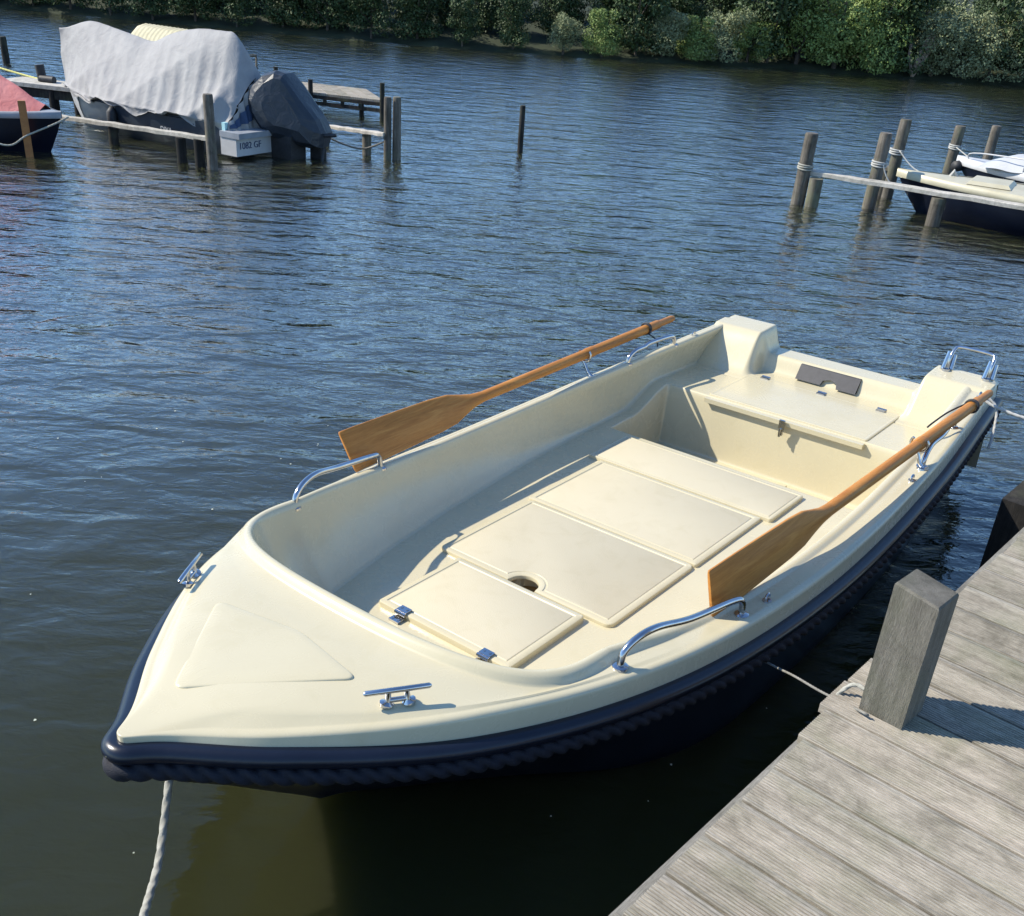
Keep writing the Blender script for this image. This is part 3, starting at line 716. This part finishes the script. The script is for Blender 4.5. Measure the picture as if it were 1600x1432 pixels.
# far plank stage behind the covered boat
stg = empty('far_stage', (-2.9, 16.4, WATER), label='small far stage with mossy deck and braced posts beyond the covered boat', cat='stage')
Sx, Sy = Vector((1.09, -.30, 0)), Vector((-.5, 1.3, 0))
so = Vector((-3.42, 16.15, 0))
def sq(u, v, z): p = so + Sx * u + Sy * v; return (p.x + 2.9, p.y - 16.4, z - WATER)
for k in range(9):
    a, b = -.35 + k * .155, -.35 + (k + .93) * .155
    MB().add([sq(a, 0, .135), sq(b, 0, .135), sq(b, .9, .135), sq(a, .9, .135), sq(a, 0, .165), sq(b, 0, .165), sq(b, .9, .165), sq(a, .9, .165)], [(0, 3, 2, 1), (4, 5, 6, 7), (0, 1, 5, 4), (1, 2, 6, 5), (2, 3, 7, 6), (3, 0, 4, 7)]).build('plank', M['deck'], stg)
for z0, z1 in ((.085, .13), (.0, .045)):
    MB().add([sq(-.35, -.02, z0), sq(1.02, -.02, z0), sq(1.02, .03, z0), sq(-.35, .03, z0), sq(-.35, -.02, z1), sq(1.02, -.02, z1), sq(1.02, .03, z1), sq(-.35, .03, z1)], [(0, 3, 2, 1), (4, 5, 6, 7), (0, 1, 5, 4), (1, 2, 6, 5), (2, 3, 7, 6), (3, 0, 4, 7)]).build('rail_beam', M['piledark'], stg)
for u, v, tp in ((0, -.02, .34), (1.0, -.03, .40), (-.35, .75, .36), (.75, .1, .1)):
    p = sq(u, v, tp); MB().tube([(p[0], p[1], -.5), p], .035, 10).build('post', M['piledark'], stg, smooth=True, sharp=50)
for u in (.2, .45, .7):
    a, b = sq(u, -.02, .04), sq(u, -.02, .09); MB().box((a[0], a[1], (a[2] + b[2]) / 2), (.05, .03, .06)).build('spacer', M['piledark'], stg)

# ------------------------------------------------------------------ moored boats in the background
def simple_hull(name, mats, Lh, Wh, fb, fs, draft=.12, tw=.85):
    """mesh: x from stern 0 to bow Lh, y lateral, z above water"""
    secs = []; N = 26
    for i in range(N + 1):
        t = i / N; w_ = Wh / 2 * (tw + (1 - tw) * math.sin(min(t / .45, 1) * math.pi / 2)) * (1 - max(0, (t - .45) / .55) ** 2.4)
        w_ = max(w_, .004); z = fs + (fb - fs) * t ** 2; x = Lh * t
        rk = .09 * Lh * max(0, (t - .6) / .4) ** 2
        secs.append([(x, w_, z), (x - rk * .3, w_ * .97, z * .55), (x - rk * .8, w_ * .86, .0), (x - rk, w_ * .5, -draft), (x - rk, 0, -draft * 1.3), (x - rk, -w_ * .5, -draft), (x - rk * .8, -w_ * .86, 0), (x - rk * .3, -w_ * .97, z * .55), (x, -w_, z)])
    m = MB().grid(secs); m.f.append(tuple(range(9))[::-1]); m.m.append(0)
    dk = MB().grid([[(s[0][0], s[0][1] * k, s[0][2] + .008 + .02 * (1 - k * k)) for k in (-1, -.5, 0, .5, 1)] for s in secs], flip=True)
    return m, dk, secs
# cabin boat under grey tarpaulin
C0 = Vector((-3.30, 12.55, 0)); Bw = Vector((-6.15, 14.20, 0)); ax = (Bw - C0); Lc = ax.length
cabin = empty('covered_motor_boat', (C0.x, C0.y, WATER), (0, 0, math.atan2(ax.y, ax.x)), label='dark hulled motor boat under a pale grey tarpaulin on the left', cat='motor boat')
m, dk, secs = simple_hull('hull', None, Lc, 1.12, .36, .34)
m.build('hull', M['hullgrey'], cabin, smooth=True, sharp=50); dk.build('deck', M['white'], cabin, smooth=True)
# bow flash in white
MB().grid([[(s[0][0] + .004, s[0][1] * 1.006 + .002, s[0][2] * .98), (s[1][0] + .004, s[1][1] * 1.01 + .003, s[1][2]), (s[2][0] + .01, s[2][1] * 1.01 + .003, .02)] for s in secs[21:25]]).build('bow_flash', M['white'], cabin, smooth=True)
# tarpaulin: lofted over a ridge with folds
NT, NS = 120, 90; P = []
rng = random.Random(3); ph = [rng.uniform(0, 6.28) for _ in range(8)]
for i in range(NT + 1):
    t = i / NT; x = -.03 + (Lc + .06) * t
    w_ = 1.12 / 2 * (.85 + .15 * math.sin(min(t / .45, 1) * math.pi / 2)) * (1 - max(0, (t - .45) / .55) ** 2.4) + .035
    sheer = .36 + .03 * t * t
    ridge = .36 + .90 * (sst(-.10, .10, t)) * (1 - .20 * sst(.2, .55, t) + .10 * sst(.55, .8, t) - .14 * sst(.8, 1, t)) - .05 * math.exp(-((t - .48) / .06) ** 2) * (1 - .30 * sst(.93, 1.0, t))
    hem = sheer - .015 - .03 * math.sin(t * 19) - .025 * math.sin(t * 47 + 1)
    row = []
    for j in range(NS + 1):
        u = -1 + 2 * j / NS; a = abs(u)
        # u: 0 ridge, .72 gunwale, 1 hem
        if a < .76:
            k = a / .76; y = w_ * (k ** .92); z = ridge + (sheer + .03 - ridge) * (k ** 1.25)
            sag = -.05 * math.sin(math.pi * k) * (.6 + .4 * math.sin(t * 9)); z += sag
        else:
            k = (a - .76) / .24; y = w_ + .012; z = sheer + .03 + (hem - sheer - .03) * k
        amp = .006 + .020 * sst(.25, 1, a) + .022 * (1 - sst(.12, .45, t)) * sst(.1, .5, a)
        cr = lambda v: 1 - 2 * abs(math.sin(v)) ** .7
        fan = cr((t - .12) * 34 / (1 + 1.2 * (1 - a)) + ph[0]) * .45 * (.4 + .6 * math.sin(t * 11 + 1)) + cr(t * 61 + ph[1] + a * 4) * .22 + cr(t * 9 - a * 5 + ph[2]) * .45 + .3 * math.sin(t * 23 + a * 9)
        y += amp * 1.5 * fan; z += amp * .9 * fan
        row.append((x, math.copysign(y, u) if a > 0 else 0, z))
    P.append(row)
tarp = MB().grid(P, flip=True)
# stern curtain
Q = []
for k in range(16):
    v = k / 15; row = []
    for j in range(NS + 1):
        px, py, pz = P[0][j]; zb = .30
        zz = pz * (1 - v) + min(pz, zb) * v
        row.append((px - .02 - .05 * v + .02 * math.sin(py * 38 + v * 3) * v + .012 * math.sin(py * 71), py * (1 + .02 * v), zz))
    Q.append(row)
tarp.grid(Q)
tarp.build('tarpaulin', M['tarp'], cabin, smooth=True)
# high stern frame bulge of the cover
# added dark blue patch on the stern curtain, painting in the tarpaulin's shade
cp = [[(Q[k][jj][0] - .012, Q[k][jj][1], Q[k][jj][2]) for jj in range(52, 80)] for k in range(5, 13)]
MB().grid(cp).build('shade_panel', M['tarpshade'], cabin, smooth=True)
# swim platform with registration
MB().box((-.16, .18, .27), (.30, .80, .06)).build('platform', M['greydeck'], cabin)
pl = MB().box((-.13, .18, .145), (.24, .78, .19)).build('transom_block', M['white'], cabin)
def text(body, size, mat, parent, loc, rot, name='lettering', ext=.002):
    c = bpy.data.curves.new(name, 'FONT'); c.body = body; c.size = size; c.extrude = ext; c.align_x = 'CENTER'; c.align_y = 'CENTER'
    o = bpy.data.objects.new(name, c); col.objects.link(o)
    dg = bpy.context.evaluated_depsgraph_get(); me = bpy.data.meshes.new_from_object(o.evaluated_get(dg)); bpy.data.objects.remove(o)
    me.materials.clear(); me.materials.append(M[mat]); o = bpy.data.objects.new(name, me); col.objects.link(o); o.parent = parent; o.location = loc; o.rotation_euler = rot; return o
text('1082 GF', .10, 'ink', pl, (-.255, .36, .155), (R(90), 0, R(-90)))
text('DIVA', .085, 'white', cabin, (.86, .572, .19), (R(90), 0, R(180)))
MB().box((-.02, .50, .22), (.05, .05, .32)).build('corner_fender', M['cyan'], cabin)
MB().tube([(1.75, .585, .34), (1.75, .60, .28), (1.75, .60, .05), (1.75, .59, .02)], [.02, .06, .06, .03], 12).build('fender', M['black'], cabin, smooth=True)
# outboard motor under slate cover
mot = empty('outboard_motor', (0, 0, 0)); mot.parent = cabin
cmi = (Matrix.Translation((C0.x, C0.y, WATER)) @ Matrix.Rotation(math.atan2(ax.y, ax.x), 4, 'Z')).inverted()
om = MB(); wp = [(-.36, .64), (-.24, .76), (-.10, .82), (.0, .80), (.10, .68), (.22, .52), (.38, .33), (.46, .18), (.42, .02), (.22, .03), (.05, .08), (-.12, .12), (-.28, .20), (-.40, .38), (-.42, .52)]
ctr = (.02, .42); rgs = []
for dy, k, jz in ((-.005, .50, 0), (.02, .80, .01), (.07, .95, 0), (.15, 1, 0), (.35, .97, 0), (.45, .8, 0)):
    rgs.append([tuple(cmi @ Vector((-2.96 + (ctr[0] + (a - ctr[0]) * k) + .25 * dy, 12.30 + dy + .10 * (c - .4), ctr[1] + (c - ctr[1]) * k + .012 * math.sin(9 * a + 7 * dy * 10)))) for a, c in wp])
om.grid(rgs, closed_v=True); om.f.append(tuple(range(len(wp)))[::-1]); om.f.append(tuple(range(5 * len(wp), 6 * len(wp)))); om.m += [0, 0]
om.build('motor_cover', M['tarpdark'], mot)
MB().box((-.62, -.36, .06), (.16, .10, .50)).box((-.45, -.36, .16), (.3, .14, .12)).box((-.72, -.36, -.05), (.26, .14, .03)).tube([(-.75, -.30, .12), (-.80, -.2, -.1)], .018, 8).tube([(-.62, -.2, .25), (-.9, -.36, .28)], .02, 8).box((-.4, -.1, .1), (.3, .25, .3)).build('motor_leg', M['black'], mot)
# boat behind: beige striped cover and rail
bb = empty('beige_covered_boat', (-4.6, 16.6, WATER), (0, 0, R(150)), label='beige covered boat glimpsed behind the grey tarpaulin', cat='boat')
m, dk, _ = simple_hull('h', None, 2.6, 1.0, .4, .36); m.build('hull', M['white'], bb, smooth=True, sharp=50); dk.build('deck', M['white'], bb, smooth=True)
MB().grid([[(x, y, .9 - .28 * (y / .4) ** 2 * (1.2) - (.25 if x in (.25, 2.0) else 0) + .012 * math.sin(x * 70)) for y in np.linspace(-.48, .48, 9)] for x in np.linspace(.25, 2.0, 60)], flip=False).build('cover', M['tarpbeige'], bb, smooth=True)
MB().tube([(.02, -.42, .36), (.02, -.42, .62), (.02, .42, .62), (.02, .42, .36)], .02, 8).tube([(.02, .42, .62), (.6, .47, .62)], .02, 8).build('stern_rail', M['post'], bb)

# red covered boat, far left
rb = empty('red_covered_boat', (-8.0, 12.55, WATER), (0, 0, math.atan2(-.85, 2.6)), label='dark hulled boat under a faded red tarpaulin at the left edge', cat='boat')
m, dk, sr = simple_hull('h', None, 3.0, 1.05, .42, .36, tw=.9)
m.build('hull', M['navyhull'], rb, smooth=True, sharp=50); dk.build('deck', M['greydeck'], rb, smooth=True)
MB().grid([[(s[0][0], s[0][1] * k * 1.03, s[0][2] + dz) for k, dz in ((1.0, -.05), (1.02, -.04), (1.02, .012), (.93, .015))] for s in sr], flip=True).grid([[(s[0][0], -s[0][1] * k * 1.03, s[0][2] + dz) for k, dz in ((1.0, -.05), (1.02, -.04), (1.02, .012), (.93, .015))] for s in sr]).build('gunwale', M['greydeck'], rb, smooth=True)
P = []
for i in range(41):
    t = i / 40 * .93; w_ = 1.05 / 2 * (.9 + .1 * math.sin(min(t / .45, 1) * math.pi / 2)) * (1 - max(0, (t - .45) / .55) ** 2.4) * .93
    rg_ = .42 + .36 * min(1, (1 - t) / .28) ** 1.2
    P.append([(3.0 * t, w_ * u, rg_ + (.385 - rg_) * abs(u) ** 1.3 + .01 * math.sin(t * 40 + u * 5) * (1 - abs(u))) for u in np.linspace(-1, 1, 21)])
MB().grid(P, flip=True).build('tarpaulin', M['tarpred'], rb, smooth=True)
o = MB().box((0, 0, .1), (.075, .05, .92)).build('stake', M['orange']); o.location = (-5.44, 11.36, WATER); o.rotation_euler = (0, 0, .4); tag(o, 'orange brown flat stake in front of the red covered boat', 'stake')
rope('slack_rope', [(-5.9, 11.2, .10), (-5.6, 11.25, .02), (-5.42, 11.32, .12), (-5.15, 11.4, .24), (-5.05, 11.55, .30)], .009, M['rope'], label='slack pale rope round the orange stake', cat='rope')
rope('yellow_line', [(-9.5, 16.4, .50), (-8.2, 15.7, .33), (-6.7, 14.9, .20), (-6.0, 14.4, .26)], .013, M['yellow'], label='yellow mooring line stretched behind the red covered boat', cat='rope')
ld = empty('left_stage', (-6.55, 14.6, WATER), label='dark low stage with a bollard between the red and grey covered boats', cat='stage')
MB().box((0, .1, .29), (1.4, .5, .05), -.25).build('deck_board', M['beam'], ld)
MB().box((0, -.10, .20), (1.3, .06, .11), -.25).build('side_beam', M['piledark'], ld)
for x, y in ((-.5, .0), (.05, -.1), (.42, -.2)): MB().tube([(x, y, -.5), (x, y, .27)], .065, 10).build('pile', M['piledark'], ld, smooth=True, sharp=50)
MB().tube([(-.20, .2, .3), (-.22, .2, .52)], .06, 10).tube([(-.2, .15, .35), (-.0, .1, .35)], .05, 8).build('bollard', M['black'], ld, smooth=True, sharp=50)
pole('mooring_pole', -9.39, 19.28, .30, .06, 'dark far pole at the upper left edge', mat='piledark', group=PR)
rope('dark_line', [(-5.75, 13.9, .30), (-6.1, 14.2, .38), (-6.2, 14.4, .52), (-6.25, 14.5, .85)], .010, M['darkrope'], label='thin dark line curving down at the tarpaulin boat bow', cat='rope')
rope('chain_line', [(-2.55, 12.75, .12), (-2.3, 12.75, .03), (-2.1, 12.9, -.02), (-1.8, 12.72, .12)], .010, M['darkrope'], label='dark slack line from the outboard motor to the pole pair', cat='rope')
# right berth: cream boat and white covered boat
cb = empty('cream_boat', (4.00, 12.15, WATER), (0, 0, math.atan2(-1.62, 3.0)), label='long cream decked boat with navy sides behind the right hand beam', cat='boat')
# bow points towards the poles: mirror along x
m, dk, sr = simple_hull('h', None, 4.2, 1.0, .40, .36, tw=.9)
for mm in (m, dk):
    mm.v = [(4.2 - x, -y, z) for x, y, z in mm.v]
m.build('hull', M['navyhull'], cb, smooth=True, sharp=50)
dk.build('deck', M['creamdeck'], cb, smooth=True)
MB().grid([[(4.2 - s[0][0], s[0][1] * k * 1.02 * sg, s[0][2] + dz) for k, dz in ((1.0, -.06), (1.02, -.05), (1.02, .015), (.9, .018))] for sg in (1,) for s in sr]).grid([[(4.2 - s[0][0], -s[0][1] * k * 1.02, s[0][2] + dz) for k, dz in ((1.0, -.06), (1.02, -.05), (1.02, .015), (.9, .018))] for s in sr]).build('gunwale', M['creamdeck'], cb, smooth=True)
MB().box((1.0, 0, .425), (.45, .5, .035), 0, 0, .85).build('deck_hatch', M['creamdeck'], cb)
MB().box((2.2, 0, .43), (1.3, .75, .04), 0, 0, .95).build('deck_cover', M['creamdeck'], cb)
MB().tube([(.55, .1, .40), (.58, .1, .47), (.62, .12, .40)], .02, 8).build('bow_fitting', M['whiterope'], cb)
wb = empty('white_covered_boat', (5.42, 14.25, WATER), (0, 0, math.atan2(-2.4, 2.6)), label='low boat with white cover and thin hand rail at the right edge', cat='boat')
m, dk, sr = simple_hull('h', None, 3.4, .95, .30, .28, tw=.9)
for mm in (m, dk): mm.v = [(3.4 - x, -y, z) for x, y, z in mm.v]
m.build('hull', M['navyhull'], wb, smooth=True, sharp=50); dk.build('deck', M['white'], wb, smooth=True)
MB().grid([[(3.4 - s[0][0], -s[0][1] * k * 1.02, s[0][2] + dz) for k, dz in ((1.0, -.08), (1.02, -.07), (1.02, .02), (.9, .02))] for s in sr]).build('gunwale', M['white'], wb, smooth=True)
MB().grid([[(x, y, .30 + .16 * (1 - (y / .42) ** 2) * sst(.3, .8, x) + .006 * math.sin(x * 17 + y * 9)) for y in np.linspace(-.42, .42, 15)] for x in np.linspace(.45, 3.2, 60)], flip=True).build('cover', M['white'], wb, smooth=True)
MB().tube(smoothpath([(.2, -.1, .30), (.25, -.15, .40), (1.0, -.40, .46), (2.2, -.44, .46), (3.2, -.42, .46)], 5), .008, 8).tube([(1.0, -.40, .3), (1.0, -.40, .46)], .008, 6).tube([(2.1, -.44, .3), (2.1, -.44, .46)], .008, 6).build('hand_rail', M['white'], wb, smooth=True)
MB().tube([(.05, -.1, .2), (.05, .1, .2)], .07, 10).build('bow_fender', M['black'], wb, smooth=True)

# ------------------------------------------------------------------ trees on the far bank
def crown_mesh(name, mat, w_, h_, n, lobes, leaf, seed):
    r = np.random.RandomState(seed); c = []
    for k in range(lobes):
        a = r.uniform(0, 6.28); rad = r.uniform(.1, .62) * w_; z = r.uniform(.12, .82) * h_; sz = r.uniform(.22, .42) * w_ * (1.1 - .45 * z / h_)
        c.append((rad * math.cos(a), rad * math.sin(a), z, sz))
    c = np.array(c); pick = r.randint(0, lobes, n); d = r.normal(size=(n, 3)); d /= np.linalg.norm(d, axis=1)[:, None]
    rad = c[pick, 3] * r.uniform(.45, 1.08, n) ** .6
    p = c[pick, :3] + d * rad[:, None] * np.array([1, 1, .85]); p[:, 2] = np.maximum(p[:, 2], r.uniform(-.05, .15, n))
    nrm = d * .6 + r.normal(size=(n, 3)) * .5 + np.array([0, 0, .25]); nrm /= np.linalg.norm(nrm, axis=1)[:, None]
    t = np.cross(nrm, r.normal(size=(n, 3))); t /= np.linalg.norm(t, axis=1)[:, None]; b = np.cross(nrm, t)
    s = leaf * r.uniform(.6, 1.35, n)[:, None]
    V = np.stack([p - t * s, p - b * s * .5, p + t * s, p + b * s * .5], 1).reshape(-1, 3)
    me = bpy.data.meshes.new(name); me.vertices.add(4 * n); me.vertices.foreach_set('co', V.ravel())
    me.loops.add(4 * n); me.loops.foreach_set('vertex_index', np.arange(4 * n)); me.polygons.add(n)
    me.polygons.foreach_set('loop_start', np.arange(0, 4 * n, 4)); me.polygons.foreach_set('loop_total', np.full(n, 4))
    me.materials.append(M[mat]); me.update(); me.validate(); return me
def trunk_mesh(h_, seed, mat='bark', r0=.09):
    r = random.Random(seed); m = MB(); m.tube([(0, 0, -.3), (.03, 0, h_ * .3), (r.uniform(-.1, .1), .05, h_ * .6), (0, 0, h_ * .9)], [r0, r0 * .8, r0 * .5, r0 * .2], 8)
    for k in range(7):
        a = r.uniform(0, 6.28); z = h_ * r.uniform(.12, .5); l = h_ * r.uniform(.3, .5)
        m.tube([(0, 0, z), (l * .5 * math.cos(a), l * .5 * math.sin(a), z + l * .45), (l * .8 * math.cos(a), l * .8 * math.sin(a), z + l * 1.0)], [r0 * .45, r0 * .3, r0 * .1], 6)
    me = bpy.data.meshes.new('trunk'); me.from_pydata(m.v, [], m.f); me.materials.append(M[mat]); me.update(); return me
kinds = {'A': [crown_mesh('crown', 'leafA', 1.9, 3.2, 9000, 26, .060, s) for s in (1, 2, 3)], 'B': [crown_mesh('crown', 'leafB', 2.2, 4.6, 8000, 26, .085, s) for s in (4, 5, 6)], 'C': [crown_mesh('crown', 'leafC', 1.8, 2.6, 9000, 28, .052, s) for s in (7, 8, 9)]}
trunks = {'A': trunk_mesh(2.6, 1), 'B': trunk_mesh(4.0, 2), 'C': trunk_mesh(2.2, 3)}
VIS = {2.3: 'dark tree above the open water, left of the first bright bush', 3.0: 'grey green bush, second of its colour from the left', 3.9: 'small bright bush between the two small grey bushes', .4: 'small grey green bush, first from the left of the wooded stretch', 1.4: 'small bright bush, first bright one from the left', 4.6: 'grey green bush left of the first small bright bush', 5.3: 'small bright green bush beside a grey green one', 6.7: 'bright green rounded bush, left of the three big ones', 7.7: 'bright green bush in the middle of the three big ones', 8.6: 'bright green bush next to the bare shrub', 10.3: 'grey green bush right behind the bare shrub', 11.1: 'grey green bush second to the right of the bare shrub', 11.9: 'low grey green bush third to the right of the bare shrub', 12.9: 'dark tree right of the low grey bushes, at the right edge'}
LBL = {'A': 'bright green leafy willow bush on the far bank', 'B': 'dark green tree on the far bank', 'C': 'grey green bush on the far bank'}
def tree(kind, x, off, s, label=None, i=0):
    root = empty('bush' if kind != 'B' else 'tree', (x, shore_y(x) + off, 0 if off < 1 else .2), (0, 0, random.uniform(0, 6.28)), label=label or LBL[kind], cat='bush' if kind != 'B' else 'tree', group='bushes and trees along the far bank')
    root.scale = (s, s, s * random.uniform(.9, 1.1))
    for nm, me in (('crown', kinds[kind][i % 3]), ('trunk', trunks[kind])):
        o = bpy.data.objects.new(nm, me); col.objects.link(o); o.parent = root
i = 0
for x, k, s, off in ((-2.2, 'B', .3, .6), (-.9, 'B', .32, .5), (.4, 'C', .38, .6), (1.4, 'A', .36, .5), (2.3, 'B', .5, 1.0), (3.0, 'C', .5, .8), (3.9, 'A', .42, .9), (4.6, 'C', .55, .8), (5.3, 'A', .4, .7), (5.9, 'B', .7, 1.3), (6.7, 'A', .72, 1.1), (7.7, 'A', .75, 1.0), (8.6, 'A', .65, 1.0), (9.3, 'B', .6, 1.3), (10.3, 'C', .7, .9), (11.1, 'C', .72, 1.0), (11.9, 'C', .62, .8), (12.9, 'B', .9, 1.2), (14.2, 'B', 1, 1.3), (15.8, 'C', .8, 1.2), (17.4, 'B', 1, 1.4)):
    tree(k, x, off * .45, s, VIS.get(x), i); i += 1
for x in np.arange(-20, 22, .8):
    tree('B', x + random.uniform(-.4, .4), random.uniform(1.6, 2.6), random.uniform(.34, .42), 'dark tree in the rear row of the far bank', i); i += 1
for x in np.arange(-22, 26, 1.3):
    tree('B', x + random.uniform(-.4, .4), random.uniform(3.6, 5.2), random.uniform(.42, .5), 'dark tree in the rear row of the far bank', i); i += 1
for x in np.arange(-19, -2.5, 1.2):
    tree('B', x, random.uniform(.3, .6), random.uniform(.36, .45), None, i); i += 1
dw = MB(); rr_ = random.Random(5)
for k in range(9):
    a = rr_.uniform(-1, 1); l = rr_.uniform(.6, 1.2); dw.tube([(0, 0, -.1), (.3 * a * l, -.1, .5 * l), (.5 * a * l + .1, -.15, l)], [.05, .035, .012], 6)
o = dw.build('dead_shrub', M['deadwood']); o.location = (9.75, shore_y(9.75) + .25, .05); tag(o, 'bare pale brown shrub between green and grey bushes', 'shrub')
# floating specks
sp = MB(); rr_ = random.Random(11)
for k in range(90):
    x, y = rr_.uniform(-2.6, 1.0), rr_.uniform(.7, 5.5); r_ = rr_.uniform(.0025, .006); a0 = rr_.uniform(0, 6)
    sp.add([(x + r_ * math.cos(a0 + t) * (1 if j % 2 else .6), y + r_ * math.sin(a0 + t), WATER + .003) for j, t in enumerate(np.linspace(0, 2 * math.pi, 6, endpoint=False))], [tuple(range(6))])
o = sp.build('floating_specks', M['speck']); tag(o, 'tiny pale specks of debris floating on the water', 'debris', kind='stuff')

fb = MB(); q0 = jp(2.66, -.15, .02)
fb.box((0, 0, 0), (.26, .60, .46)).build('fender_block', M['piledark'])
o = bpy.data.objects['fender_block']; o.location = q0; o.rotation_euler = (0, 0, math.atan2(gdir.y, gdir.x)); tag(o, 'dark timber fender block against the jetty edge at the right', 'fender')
